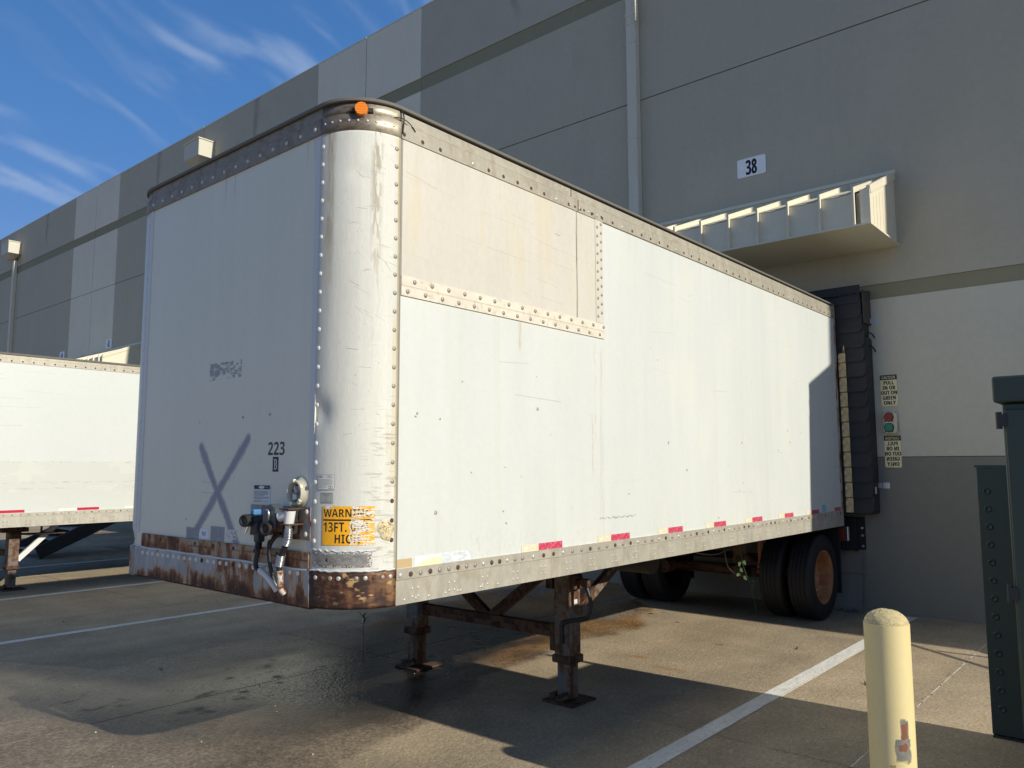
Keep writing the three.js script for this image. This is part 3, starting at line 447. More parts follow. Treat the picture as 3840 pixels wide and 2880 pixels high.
// domed rivets: the 290 nearest are parts, the rest one joined part
const domeG = new THREE.SphereGeometry(1, 9, 4, 0, Math.PI * 2, 0, Math.PI / 2).toNonIndexed();
function rivets(parent, list, max) {
  const cam = camera.position.clone().sub(parent.position), far = new Map();
  list.forEach((q) => { q.d = Math.hypot(q.p[0] - cam.x, q.p[1] - cam.y, q.p[2] - cam.z) / q.r; }); list.sort((a, b) => a.d - b.d);
  list.forEach((q, i) => {
    const n = V(...q.n).normalize(), quat = new THREE.Quaternion().setFromUnitVectors(V(0, 1, 0), n), h = q.r * (q.h ?? 0.55);
    if (i < max) { const m = part('rivet', domeG, q.m, parent, q.p); m.quaternion.copy(quat); m.scale.set(q.r, h, q.r); }
    else { const g = domeG.clone().scale(q.r, h, q.r).applyQuaternion(quat).translate(...q.p); if (!far.has(q.m)) far.set(q.m, []); far.get(q.m).push(g); }
  });
  for (const [m, l] of far) part('rivet_row', mergeGeometries(l), m, parent).userData.kind = 'stuff';
}
function wheel(parent, x, y, z, out, name = 'wheel', full = true) { // out = +1: outer face towards +x
  const tyreProf = [[0.285, 0.105], [0.30, 0.122], [0.36, 0.136], [0.42, 0.134], [0.458, 0.124], [0.474, 0.108], [0.48, 0.092]];
  for (const g of [0.072, 0.028, -0.016, -0.060]) tyreProf.push([0.48, g + 0.006 + 0.0], [0.470, g + 0.004], [0.470, g - 0.004], [0.48, g - 0.006]);
  tyreProf.push([0.48, -0.092], [0.474, -0.108], [0.458, -0.124], [0.42, -0.134], [0.36, -0.136], [0.30, -0.122], [0.285, -0.105]);
  const t = part(name, new THREE.LatheGeometry(tyreProf.map(([r, h]) => new THREE.Vector2(r, -h)).reverse(), 64).rotateZ(-Math.PI / 2), M.rubber, parent, [x, y, z]); t.name = 'tyre';
  if (!full) return t;
  const rimProf = [[0.305, 0.112], [0.300, 0.124], [0.288, 0.122], [0.276, 0.104], [0.262, 0.07], [0.258, -0.01], [0.250, -0.045], [0.19, -0.06], [0.15, -0.058], [0.145, -0.04], [0.142, 0.0], [0.12, 0.012], [0.002, 0.014]];
  const rim = part('rim', new THREE.LatheGeometry(rimProf.map(([r, h]) => new THREE.Vector2(r, h * out)), 48).rotateZ(-Math.PI / 2), std({ map: canvasTex(512, 256, (u, v) => { const k = sm(0.50, 0.62, fbm(u * 22, v * 14, 4)) * sm(0.35, 0.5, v) ; return mix3(mix3([190, 132, 80], [142, 90, 56], fbm(u * 30, v * 10, 4)), [206, 194, 176], k * 0.8 * sm(0.36, 0.55, fbm(u * 5, v * 4 + 2, 3))); }), roughness: 0.72 }), t);
  rim.material.side = THREE.DoubleSide;
  for (let i = 0; i < 10; i++) { const a = i * Math.PI / 5; part('lug_nut', rod(V(-0.058 * out, 0.172 * Math.cos(a), 0.172 * Math.sin(a)), V(-0.03 * out, 0.172 * Math.cos(a), 0.172 * Math.sin(a)), 0.014, 0.014, 6), M.rust, t); }
  return t;
}
function landingGear(o, x, z, yTop, s) { // s = +1: right leg with the crank
  const leg = part('landing_leg', [rbx(x - 0.075, x + 0.075, 0.33, yTop, z - 0.07, z + 0.07, 0.012)], wmap, o);
  part('leg_collar', rbx(x - 0.09, x + 0.09, 0.285, 0.345, z - 0.085, z + 0.085, 0.014), M.rust, leg);
  part('inner_tube', rbx(x - 0.06, x + 0.06, 0.03, 0.30, z - 0.055, z + 0.055, 0.01), wmap, leg);
  part('foot_plate', [rbx(x - 0.15, x + 0.14, 0.0, 0.016, z - 0.17, z + 0.13, 0.005), bx(x - 0.13, x - 0.08, 0.016, 0.05, z - 0.08, z + 0.06), bar(V(x - 0.06, 0.016, z + 0.085), V(x + 0.06, 0.07, z + 0.085), 0.02, 0.05)], M.rust, leg);
  return leg;
}

// ------------------------------------------------------------------ nearest trailer
{
  const W = 2.59, R = 0.301, L = 7.341, YB = 1.03, YR = 1.21, YT = 3.54;
  const o = thing('box_trailer', 'white box trailer numbered 223 with rusty lower nose, backed into the dock', 'trailer', [0, 0, 0], 0, 'parked box trailers');
  const rv = [];
  // shell
  const side = part('side_panel', rawBox(-0.03, 0, YR, YT, -L + 0.05, -R - 0.002), M.side, o);
  part('side_panel', rawBox(-W, -W + 0.03, YR, YT, -L + 0.05, -R - 0.002), M.side, o);
  part('front_panel', rawBox(-W + R + 0.002, -R - 0.002, YR, YT, -0.03, 0), M.front, o);
  const dent = (th, y) => 0.020 * Math.exp(-(((th - 0.16) / 0.22) ** 2) - (((y - 2.02) / 0.075) ** 2)) + 0.006 * Math.exp(-(((th - 0.8) / 0.2) ** 2) - (((y - 3.3) / 0.05) ** 2)) + 0.0025 * (fbm(th * 3, y * 3, 3) - 0.5);
  const cyl = (cx, sgn, y0, y1, off, th0, th1, dn, t, nu, nv) => sheet((u, v) => { const th = mix(th0, th1, u), y = mix(y0, y1, v), r = R + off - (dn ? dn(th, y) : 0), q = sgn > 0 ? th : -th; return V(cx + r * Math.sin(q), y, -R + r * Math.cos(q)); }, (u) => { const q = (sgn > 0 ? 1 : -1) * mix(th0, th1, u); return V(Math.sin(q), 0, Math.cos(q)); }, t, nu, nv);
  const H = Math.PI / 2;
  part('corner_sheet', cyl(-R, 1, YR, YT, 0.003, 0.0, H, dent, 0.02, 28, 130), M.corner, o);
  part('corner_sheet', cyl(-W + R, -1, YR, YT, 0.003, H, 0.0, (th, y) => 0.02 * Math.exp(-(((th - 0.4) / 0.5) ** 2) - (((y - 1.25) / 0.05) ** 2)), 0.02, 18, 60), M.side, o);
  // overlap strips at the seams
  part('seam_strip', rawBox(-R - 0.045, -R + 0.0, YR + 0.10, YT, 0.0, 0.0014), M.whiteStrip ??= std({ color: lin(0.60, 0.61, 0.61), roughness: 0.45 }), o);
  part('seam_strip', rawBox(-W + R - 0.002, -W + R + 0.04, YR + 0.1, YT, 0, 0.004), M.whiteStrip, o);
  for (let i = 0; i < 22; i++) { const y = 1.36 + i * 0.1; rv.push({ p: [-R + 0.022, y + 0.004, 0.003], n: [0.08, 0, 1], r: 0.0135, m: M.rivetWhite }); rv.push({ p: [-0.0005, y + 0.006, -R + 0.026], n: [1, 0, 0.1], r: 0.0135, m: i < 3 ? M.rivetRust : M.rivetGrey }); rv.push({ p: [-W + R - 0.02, y, 0.002], n: [0, 0, 1], r: 0.012, m: M.rivetWhite }); }
  part('seam_line', rawBox(0, 0.0035, YR, YT, -R - 0.012, -R - 0.004), M.rivetGrey, o);
  // replacement panel with riveted strips
  part('patch_panel', rawBox(0, 0.004, 2.745, YT, -2.17, -R - 0.016), M.patch, o);
  const stripTex = std({ map: canvasTex(1024, 64, (u, v) => { const k = 1 + 0.12 * (fbm(u * 30, v * 3, 4) - 0.5), l = Math.abs(v - 0.5) < 0.03 ? 0.35 : 0; return mix3([214 * k, 206 * k, 188 * k], [150, 138, 116], l + 0.3 * sm(0.6, 0.8, fbm(u * 90 + v, v * 5 + u * 9, 4))); }), roughness: 0.45 });
  part('rivet_strip', rawBox(0, 0.008, 2.662, 2.772, -2.268, -R - 0.014), stripTex, o);
  part('rivet_strip', rawBox(0, 0.0075, 2.774, YT, -2.262, -2.168), std({ map: texPatch, roughness: 0.45 }), o);
  for (let i = 0; i < 15; i++) for (const dy of [-0.030, 0.030]) rv.push({ p: [0.008, 2.717 + dy, -0.36 - i * 0.132 - (dy > 0 ? 0.05 : 0)], n: [1, 0, 0], r: 0.0135, m: M.rivetGrey });
  for (let i = 0; i < 11; i++) for (const dz of [0, 0.047]) rv.push({ p: [0.0075, 2.82 + i * 0.066 + (dz ? 0.03 : 0), -2.192 - dz], n: [1, 0, 0], r: 0.012, m: M.rivetGrey });
  // bottom rails
  for (const s of [0, 1]) {
    const X = (a) => s ? -W - a : a, mk = (a0, a1, y0, y1, z0, z1) => s ? rawBox(X(a1), X(a0), y0, y1, z0, z1) : rawBox(a0, a1, y0, y1, z0, z1);
    const rail = part('bottom_rail', mk(-0.02, 0.007, YB, 1.155, -L, -R - 0.003), M.rail, o); part('rail_lip', mk(-0.02, 0.011, 1.157, YR + 0.003, -L, -R - 0.003), M.rail, rail); part('rail_flange', mk(-0.07, -0.021, YB, YB + 0.008, -L, -R - 0.003), M.rail, rail);
    part('top_rail', mk(-0.03, 0.010, YT - 0.005, 3.620, -L, -R - 0.003), M.topRail, o); part('rail_groove', mk(-0.03, -0.004, 3.620, 3.627, -L, -R - 0.003), M.darkSteel, o); part('top_rail_cap', mk(-0.03, 0.0, 3.627, 3.682, -L, -R - 0.003), M.topRail, o); part('roof_groove', mk(-0.05, -0.008, 3.682, 3.693, -L, -R - 0.003), M.darkSteel, o);
  }
  for (let i = 0; i < 80; i++) { let z = i < 15 ? -0.332 - i * 0.0708 : -1.43 - (i - 15) * 0.1035; if (z < -L + 0.03) break; rv.push({ p: [0.011, 1.181, z], n: [1, 0, 0], r: 0.0145, m: i % 5 === 1 || i % 7 === 3 ? M.rivetRust : i % 3 ? M.rivetGrey : M.rivet }); }
  for (let z = -0.42; z > -L + 0.1; z -= 0.2735) for (const [a, b] of [[0, 0], [0.042, 0], [0, 0.042], [0.042, 0.042]]) rv.push({ p: [0.007, 1.062 + b + (z > -1.5 ? 0.0 : 0.006), z - a], n: [1, 0, 0], r: 0.0078, m: M.rivet });
  for (let i = 0; i < 9; i++) rv.push({ p: [0.007, 1.052, -0.36 - rr(0, 0.9)], n: [1, 0, 0], r: 0.0085, m: M.rivet });
  for (let i = 0; i < 51; i++) { const z = -0.319 - i * 0.1385; if (z < -L + 0.02) break; if (i === 3) continue; rv.push({ p: [0.010, 3.560, z], n: [1, 0, 0], r: 0.013, h: 0.3, m: i % 6 === 4 ? M.rivet : M.rivetRust }); }
  for (let i = 0; i < 8; i++) rv.push({ p: [0.010, 3.560 + 0.001 * i, -1.86 - i * 0.055], n: [1, 0, 0], r: 0.010, m: i % 2 ? M.rivetRust : M.rivet }, { p: [0, 3.66, -1.72 - i * 0.06], n: [1, 0, 0], r: 0.007, m: M.rivet });
  part('rail_splice', [rawBox(0.010, 0.0125, YT - 0.004, 3.619, -1.955, -1.95), rawBox(0, 0.003, 3.628, 3.681, -1.885, -1.88)], M.rivetRust, o);
  // front top rail round both corners
  const ring = (y0, y1, off, t, mat, nm) => { part(nm, rawBox(-W + R, -R, y0, y1, off - t, off), mat, o); part(nm, cyl(-R, 1, y0, y1, off, 0, H, null, t, 20, 2), mat === M.frontTop ? M.topMix : mat, o); part(nm, cyl(-W + R, -1, y0, y1, off, H, 0, null, t, 16, 2), mat, o); };
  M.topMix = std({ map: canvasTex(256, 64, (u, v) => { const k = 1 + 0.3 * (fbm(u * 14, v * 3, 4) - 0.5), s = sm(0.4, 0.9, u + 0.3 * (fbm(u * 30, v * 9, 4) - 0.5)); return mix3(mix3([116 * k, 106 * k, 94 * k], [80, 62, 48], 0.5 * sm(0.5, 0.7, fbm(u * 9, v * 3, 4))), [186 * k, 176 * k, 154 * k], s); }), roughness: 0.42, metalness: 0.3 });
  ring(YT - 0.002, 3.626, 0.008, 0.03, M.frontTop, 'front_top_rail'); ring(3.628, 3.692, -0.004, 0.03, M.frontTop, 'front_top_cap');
  const rs = new THREE.Shape(), e = 0.010, c0 = R + e; rs.moveTo(e, L); rs.lineTo(e, R); rs.absarc(-R, R, c0, 0, -H, true); rs.lineTo(-W + R, -e); rs.absarc(-W + R, R, c0, -H, -Math.PI, true); rs.lineTo(-W - e, L); rs.closePath();
  part('roof', new THREE.ExtrudeGeometry(rs, { depth: 0.014, bevelEnabled: true, bevelSize: 0.003, bevelThickness: 0.003, bevelSegments: 1, curveSegments: 14 }).rotateX(-Math.PI / 2).translate(0, 3.699, 0), M.roof, o).geometry.scale(1, 1, 1);
  for (let i = 0; i < 15; i++) rv.push({ p: [-R - 0.05 - i * 0.1355, 3.58, 0.008], n: [0, 0, 1], r: 0.0135, m: M.rivet });
  for (let i = 0; i < 9; i++) { const th = 0.12 + i * 0.16; rv.push({ p: [-R + (R + 0.008) * Math.sin(th), 3.588, -R + (R + 0.008) * Math.cos(th)], n: [Math.sin(th), 0, Math.cos(th)], r: 0.0075, m: M.rivet }); }
  // nose apron
  part('nose_apron', rawBox(-W + R + 0.002, -R - 0.002, YB, 1.212, -0.02, 0.012), M.apron, o);
  part('nose_corner', cyl(-R, 1, YB, 1.214, 0.010, 0, H, (th, y) => 0.004 * (fbm(th * 5, y * 30, 3) - 0.5), 0.03, 28, 12), M.apronCorner, o);
  part('nose_corner', cyl(-W + R, -1, YB - 0.01, 1.205, 0.012, H, 0, null, 0.03, 18, 4), M.greyNose ??= std({ map: canvasTex(256, 128, (u, v) => rustPx(u * 0.5, v * 0.2, [150, 152, 156], -0.06, 88)), roughness: 0.6, metalness: 0.2 }), o);
  part('nose_plate', rawBox(-2.19, -0.312, 1.222, 1.304, 0, 0.013), M.apronPlate, o);
  part('nose_weld', tube(Array.from({ length: 24 }, (_, i) => [-2.19 + i * 0.0815, 1.214 + rr(-0.002, 0.003), 0.012]), 0.006, 90, 6), M.whiteStrip, o);
  part('nose_lip', [bx(-W + R, -R, YB - 0.012, YB - 0.001, -0.3, 0.002)], M.rustDark, o);
  for (let i = 0; i < 27; i++) { const x = -2.161 + i * 0.0705; if (x > -0.33) break; rv.push({ p: [x, 1.178 + i * 0.0006, 0.012], n: [0, 0, 1], r: 0.0145, m: i === 11 || i === 16 ? M.rivetRust : M.rivetWhite }); }
  for (let i = 0; i < 9; i++) rv.push({ p: [-1.917 + i * 0.2205, 1.279, 0.013], n: [0, 0, 1], r: 0.011, m: M.rivetRust });
  for (let i = 0; i < 10; i++) { const th = 0.15 + i * 0.145; rv.push({ p: [-R + (R + 0.010) * Math.sin(th), 1.183, -R + (R + 0.010) * Math.cos(th)], n: [Math.sin(th), 0, Math.cos(th)], r: 0.0125, m: i % 3 === 1 ? M.rivetRust : i % 3 ? M.rivetGrey : M.rivet }); }
  // grey repair sheet, sealant and putty blob on the corner
  part('repair_sheet', cyl(-R, 1, 1.236, 1.312, 0.006, 0.05, 1.13, (th, y) => 0.004 * (fbm(th * 6, y * 50, 3) - 0.5), 0.004, 22, 6), std({ map: canvasTex(512, 128, (u, v) => { const e = Math.min(u, 1 - u, v * 0.5, (1 - v) * 0.5), n = fbm(u * 18, v * 7, 4), k = sm(0.10, 0.02, e + 0.12 * (n - 0.5)); return mix3([132, 130, 126].map((q) => q * (0.8 + 0.4 * n)), mix3([206, 204, 196], [92, 84, 72], sm(0.5, 0.6, fbm(u * 70, v * 20, 3))), k); }), roughness: 0.5, metalness: 0.2, bumpMap: texGrain, bumpScale: 0.004 }), o);
  part('sealant_bead', [tube(Array.from({ length: 20 }, (_, i) => { const th = 0.02 + i * 0.062, r = R + 0.006; return [-R + r * Math.sin(th), 1.318 + rr(-0.006, 0.006), -R + r * Math.cos(th)]; }), 0.004, 70, 5), tube(Array.from({ length: 24 }, (_, i) => { const th = 0.0 + i * 0.067, r = R + 0.008; return [-R + r * Math.sin(th), 1.218 + rr(-0.002, 0.004), -R + r * Math.cos(th)]; }), 0.006, 70, 5)], M.whiteStrip, o);
  part('putty_patch', sheet((u, v) => { const a = u * Math.PI * 2, q = v, th = 1.372 + q * 0.15 * Math.cos(a) * (1 + 0.2 * Math.sin(3 * a)), y = 1.415 + q * 0.056 * Math.sin(a) * (1 + 0.15 * Math.cos(2 * a + 1)), r = R + 0.004 + 0.010 * (1 - q * q) + 0.005 * (fbm(th * 40, y * 60, 3) - 0.5); return V(-R + r * Math.sin(th), y, -R + r * Math.cos(th)); }, () => V(0.98, 0, 0.2), 0.002, 30, 10), std({ map: canvasTex(128, 128, (u, v) => mix3([206, 190, 150].map((q) => q * (0.85 + 0.3 * fbm(u * 12, v * 9, 4))), [96, 82, 60], sm(0.62, 0.7, fbm(u * 20 + 4, v * 12, 4)))), roughness: 0.9, side: THREE.DoubleSide }), o);
  // stickers
  const warnT = canvasTex(1024, 520, (u, v) => { const n = fbm(u * 30, v * 6, 4), k = 0.94 + 0.12 * n; return [236 * k, 168 * k, 22 * k]; }, (c, Wd, Hh) => {
    c.fillStyle = '#1b1d1a'; const t = (s, x, y, h, sx) => { c.save(); c.translate(x, y); c.scale(sx, 1); c.font = 'bold ' + h + 'px sans-serif'; c.textAlign = 'left'; c.textBaseline = 'middle'; c.fillText(s, 0, 0); c.restore(); };
    t('WARNING', 20, 92, 148, 1.32); c.fillRect(14, 174, 980, 22); t('13FT. 6IN', 14, 280, 176, 1.14); t('HIGH', 250, 436, 164, 1.22);
    const im = c.getImageData(0, 0, Wd, Hh), d = im.data;
    for (let j = 0; j < Hh; j++) for (let i = 0; i < Wd; i++) { const u = i / Wd, v = j / Hh, q = fbm(u * 7, v * 62, 4), w = sm(0.545, 0.60, u + 0.05 * (fbm(2, v * 9, 3) - 0.5)) * sm(0.44, 0.58, q + 0.06 * sm(0.9, 0.6, u)), n2 = fbm(u * 60, v * 60, 3), tear = (u > 0.06 && u < 0.2 && v < 0.05 + 0.04 * fbm(u * 40, 1, 3)) || Math.abs(u - 0.555 - 0.02 * Math.sin(v * 22)) < 0.012 * sm(0.2, 0.5, v) ? 1 : 0; const o2 = (j * Wd + i) * 4, k = Math.max(w, tear), t2 = mix3([222, 220, 210], [150, 108, 50], sm(0.6, 0.75, n2)); for (let z = 0; z < 3; z++) d[o2 + z] = mix(d[o2 + z] * (1 - 0.25 * sm(0.62, 0.74, n2) * sm(0.5, 0.6, u)), t2[z], k); }
    c.putImageData(im, 0, 0);
  });
  part('warning_sticker', cyl(-R, 1, 1.347, 1.543, 0.0055, 0.265, 1.163, dent, 0.001, 24, 10), std({ map: warnT, roughness: 0.42 }), o);
  const lines = (c, x, y, w, n, dy, h, col) => { c.fillStyle = col; for (let i = 0; i < n; i++) { let q = x; const end = x + w * (i === n - 1 ? rr(0.4, 0.7) : rr(0.88, 1)); while (q < end) { const l = rr(4, 16); c.fillRect(q, y + i * dy, Math.min(l, end - q), h); q += l + rr(2, 4); } } };
  const fhT = canvasTex(360, 232, () => [206, 206, 200], (c) => { c.strokeStyle = '#55554f'; c.lineWidth = 5; c.strokeRect(6, 6, 348, 220); c.fillStyle = '#1a1a1a'; c.font = 'bold 42px sans-serif'; c.save(); c.scale(0.8, 1); c.fillText('FHWA', 26, 52); c.restore(); c.fillRect(168, 34, 14, 8); c.font = 'bold 19px sans-serif'; c.fillText('PERIODIC', 214, 32); c.fillText('INSPECTION', 214, 54); lines(c, 28, 72, 304, 8, 14, 5, '#4a4a46'); c.strokeRect(240, 178, 34, 34); c.strokeRect(280, 178, 34, 34); lines(c, 28, 186, 190, 2, 14, 5, '#4a4a46'); });
  part('inspection_sticker', cyl(-R, 1, 1.625, 1.704, 0.0055, 0.13, 0.485, dent, 0.001, 12, 4), std({ map: fhT, roughness: 0.5 }), o);
  const flat = (nm, x0, x1, y0, y1, tex, z = 0.0, t = 0.002) => part(nm, rawBox(x0, x1, y0, y1, z, z + t), std({ map: tex, roughness: 0.55 }), o);
  flat('notice_sticker', -0.861, -0.69, 1.546, 1.647, canvasTex(340, 204, () => [212, 214, 212], (c) => { c.fillStyle = '#24262c'; c.fillRect(10, 12, 318, 44); c.fillStyle = '#d8dad8'; c.beginPath(); c.ellipse(160, 34, 58, 17, 0, 0, 7); c.fill(); c.strokeStyle = '#d8dad8'; c.lineWidth = 3; c.beginPath(); c.moveTo(222, 24); c.lineTo(262, 36); c.lineTo(268, 32); c.lineTo(306, 46); c.stroke(); lines(c, 12, 74, 312, 5, 12, 6, '#50525a'); lines(c, 12, 140, 312, 3, 12, 6, '#50525a'); lines(c, 12, 184, 300, 2, 10, 5, '#50525a'); }));
  flat('letter_sticker', -0.677, -0.624, 1.717, 1.798, canvasTex(130, 200, () => [26, 28, 36], (c, w2, h2) => { c.fillStyle = '#c9cdd2'; c.save(); c.translate(65, 104); c.scale(0.86, 1.32); c.font = 'bold 150px serif'; c.textAlign = 'center'; c.textBaseline = 'middle'; c.fillText('B', 0, 0); c.restore(); for (let i = 0; i < 260; i++) { c.fillStyle = `rgba(60,64,74,${rr(0.3, 0.9)})`; c.fillRect(rnd() * 130, rnd() * 200, rr(1, 6), rr(1, 3)); } }));
  const plateT = (k) => canvasTex(160, 96, (u, v) => { const n = 0.9 + 0.2 * fbm(u * 12, v * 8 + k, 3); return [146 * n, 150 * n, 156 * n]; }, (c) => { lines(c, 12, 14, 136, 6, 12, 3, 'rgba(96,100,108,.8)'); });
  flat('data_plate', -1.609, -1.458, 1.306, 1.372, plateT(1)); flat('data_plate', -1.314, -1.161, 1.307, 1.392, plateT(5), 0, 0.003);
  flat('number_label', -1.441, -1.340, 1.312, 1.370, canvasTex(200, 116, () => [222, 224, 236], (c) => { c.strokeStyle = '#2a2a3a'; c.lineWidth = 7; c.lineCap = 'round'; const p = (l) => { c.beginPath(); l.forEach(([x, y], i) => i ? c.lineTo(x, y) : c.moveTo(x, y)); c.stroke(); }; p([[56, 30], [48, 56], [70, 54]]); p([[68, 36], [62, 84]]); p([[100, 40], [86, 48], [102, 66], [90, 80], [82, 66], [102, 44]]); p([[118, 36], [134, 34], [122, 54], [138, 66], [116, 82]]); }), 0, 0.0015);
  flat('label_scrap', -1.14, -1.02, 1.325, 1.382, canvasTex(120, 64, (u, v) => mix3([206, 208, 208], [128, 122, 112], sm(0.56, 0.66, fbm(u * 14, v * 8, 4)) * 0.8)), 0, 0.001);
  // reflective tape and stickers along the side
  for (const [z0, z1, w] of [[-1.327, -1.746, 1], [-2.159, -2.574, 1], [-2.985, -3.384, 1], [-3.787, -4.182, 1], [-4.585, -4.98, 1], [-5.381, -5.778, 1], [-6.152, -6.534, 1], [-6.906, -7.274, 1]]) part('reflective_tape', rawBox(0, 0.0015, 1.214, 1.257, z1, z0), M.tape, o);
  part('blue_sticker', rawBox(0, 0.0015, 1.222, 1.302, -6.763, -6.642), std({ color: lin(0.22, 0.50, 0.58), roughness: 0.5 }), o);
  part('tan_sticker', rawBox(0, 0.0015, 1.216, 1.262, -0.42, -0.312), std({ color: lin(0.50, 0.36, 0.18), roughness: 0.6 }), o);
  part('torn_sticker', rawBox(0, 0.0012, 1.214, 1.268, -0.87, -0.44), std({ map: canvasTex(512, 64, (u, v) => { const e = v + 0.3 * (fbm(u * 9, 1, 3) - 0.5) - 0.55 * sm(0, 0.3, u) + 0.1; return u < 0.46 ? mix3([226, 216, 176], [224, 224, 216], sm(0.2, 0.24, e)) : mix3([196, 202, 204].map((q) => q * (0.92 + 0.16 * fbm(u * 20, v * 4, 3))), [228, 228, 222], sm(0.6, 0.7, fbm(u * 14, v * 5, 4))); }), roughness: 0.5 }), o);
  // amber marker lamps
  const amber = new THREE.MeshPhysicalMaterial({ color: lin(0.92, 0.27, 0.01), roughness: 0.25, clearcoat: 0.6 });
  const lampAt = (x, y, z, th, r) => { const d = V(Math.sin(th), 0, Math.cos(th)), c = V(x, y, z), l = part('marker_lamp', rod(c, c.clone().addScaledVector(d, 0.035), r, r * 0.94, 24), amber, o), b = c.clone().addScaledVector(d, -0.012); part('lamp_bezel', rod(b, c.clone().addScaledVector(d, 0.006), r * 1.12, r * 1.12, 20), M.black, l); const t = V(Math.cos(th), 0, -Math.sin(th)); part('lamp_bracket', bar(c.clone().addScaledVector(t, -r * 1.7), c.clone().addScaledVector(t, r * 1.7), 0.03, 0.022), M.darkSteel, l);
    for (let i = -3; i <= 3; i++) part('lens_ridge', bar(c.clone().addScaledVector(d, 0.0352).add(V(0, i * r * 0.24 - r * 0.06, 0)).addScaledVector(t, -r * 0.8 * Math.sqrt(1 - (i * 0.24) ** 2)), c.clone().addScaledVector(d, 0.0352).add(V(0, i * r * 0.24 + r * 0.06, 0)).addScaledVector(t, r * 0.8 * Math.sqrt(1 - (i * 0.24) ** 2)), 0.003, 0.004), amber, l); };
  lampAt(-R + 0.30 * Math.sin(0.82), 3.645, -R + 0.30 * Math.cos(0.82), 0.82, 0.036); lampAt(-W + R - 0.30 * Math.sin(0.9), 3.66, -R + 0.30 * Math.cos(0.9), -0.9, 0.03);
  part('loose_wire', [tube([[-0.02, 3.64, -0.24], [0.012, 3.645, -0.3], [0.014, 3.63, -0.36], [0.014, 3.6, -0.40]], 0.0028, 20, 5), tube([[0.004, 3.70, -0.30], [0.015, 3.66, -0.31], [0.014, 3.56, -0.305]], 0.004, 20, 5)], M.black, o);
  // round lamp housing in the nose
  { const hs = part('lamp_housing', new THREE.LatheGeometry([[0.086, 0], [0.086, 0.006], [0.068, 0.008], [0.066, 0.034], [0.054, 0.036], [0.05, 0.004]].map(([r, h]) => new THREE.Vector2(r, h)), 32).rotateX(Math.PI / 2), std({ color: lin(0.50, 0.47, 0.36), roughness: 0.6, side: THREE.DoubleSide }), o, [-0.418, 1.607, 0.001]);
    part('housing_floor', new THREE.CylinderGeometry(0.06, 0.06, 0.004, 24).rotateX(Math.PI / 2).translate(0, 0, 0.002), std({ color: lin(0.05, 0.05, 0.055), roughness: 0.8 }), hs);
    part('plug', [rbx(-0.022, 0.012, -0.036, 0.006, 0.006, 0.03, 0.004), bar(V(-0.02, 0.03, 0.012), V(0.01, 0.0, 0.02), 0.02, 0.016)], M.white, hs); part('wire', tube([[-0.045, 0.01, 0.006], [-0.02, 0.005, 0.03], [0.01, -0.004, 0.03], [0.04, 0.0, 0.006]], 0.0045, 20, 6), std({ color: lin(0.2, 0.2, 0.2), roughness: 0.5 }), hs);
    for (let i = 0; i < 5; i++) { const a = 0.5 + i * 1.25; part('housing_tab', bar(V(0.064 * Math.cos(a - 0.18), 0.064 * Math.sin(a - 0.18), 0.032), V(0.064 * Math.cos(a + 0.18), 0.064 * Math.sin(a + 0.18), 0.032), 0.016, 0.016, V(0, 0, 1)), M.cream, hs); } }
  // connector plate, couplings and hoses
  const cp = part('connector_plate', rawBox(-0.874, -0.308, 1.364, 1.533, 0.0, 0.008), std({ map: canvasTex(680, 204, (u, v) => { const x = u * 0.57, y = v * 0.17, dx = Math.min(Math.hypot((u - 0.2) * 1.6, v - 0.5), Math.hypot((u - 0.62) * 1.5, v - 0.3)); return rustPx(x, y, [150, 156, 166], 0.22 * sm(0.55, 0.1, dx) - 0.06 + (v < 0.1 ? 0.08 : 0), 61); }), roughness: 0.7 }), o);
  for (const [x, y] of [[-0.34, 1.51], [-0.345, 1.395]]) rv.push({ p: [x, y, 0.008], n: [0, 0, 1], r: 0.0145, m: M.rivetWhite });
  { // left air coupling, black with a blue cover
    const g = part('air_coupling', [rod(V(-0.74, 1.455, 0.085), V(-0.725, 1.455, 0.135), 0.034, 0.034, 20), rod(V(-0.735, 1.452, 0.10), V(-0.70, 1.452, 0.02), 0.026, 0.03, 14), rbx(-0.725, -0.665, 1.385, 1.45, 0.03, 0.10, 0.012), rbx(-0.705, -0.66, 1.34, 1.40, 0.045, 0.09, 0.008)], std({ color: lin(0.03, 0.032, 0.034), roughness: 0.45 }), o);
    part('blue_cover', [rbx(-0.728, -0.69, 1.482, 1.515, 0.05, 0.10, 0.01), rbx(-0.69, -0.662, 1.45, 1.52, 0.012, 0.05, 0.008)], std({ color: lin(0.07, 0.20, 0.42), roughness: 0.45 }), g);
    part('coupling_seal', new THREE.TorusGeometry(0.026, 0.008, 8, 22).rotateY(0.28).translate(-0.722, 1.455, 0.137), M.black, g); part('coupling_ear', [bar(V(-0.768, 1.43, 0.115), V(-0.735, 1.405, 0.115), 0.03, 0.045), bar(V(-0.772, 1.46, 0.115), V(-0.765, 1.43, 0.115), 0.02, 0.02)], M.white, g); }
  { // electric socket and right air coupling
    const sH = new THREE.Shape(); [[-0.05, -0.055], [0.0, -0.075], [0.045, -0.05], [0.05, 0.05], [0.01, 0.072], [-0.04, 0.06], [-0.058, 0.0]].forEach(([x, y], i) => i ? sH.lineTo(x, y) : sH.moveTo(x, y)); sH.closePath();
    const s = part('electric_socket', new THREE.ExtrudeGeometry(sH, { depth: 0.05, bevelEnabled: true, bevelSize: 0.006, bevelThickness: 0.006, bevelSegments: 2 }).translate(-0.535, 1.472, 0.05), std({ color: lin(0.10, 0.11, 0.12), roughness: 0.45, metalness: 0.3 }), o);
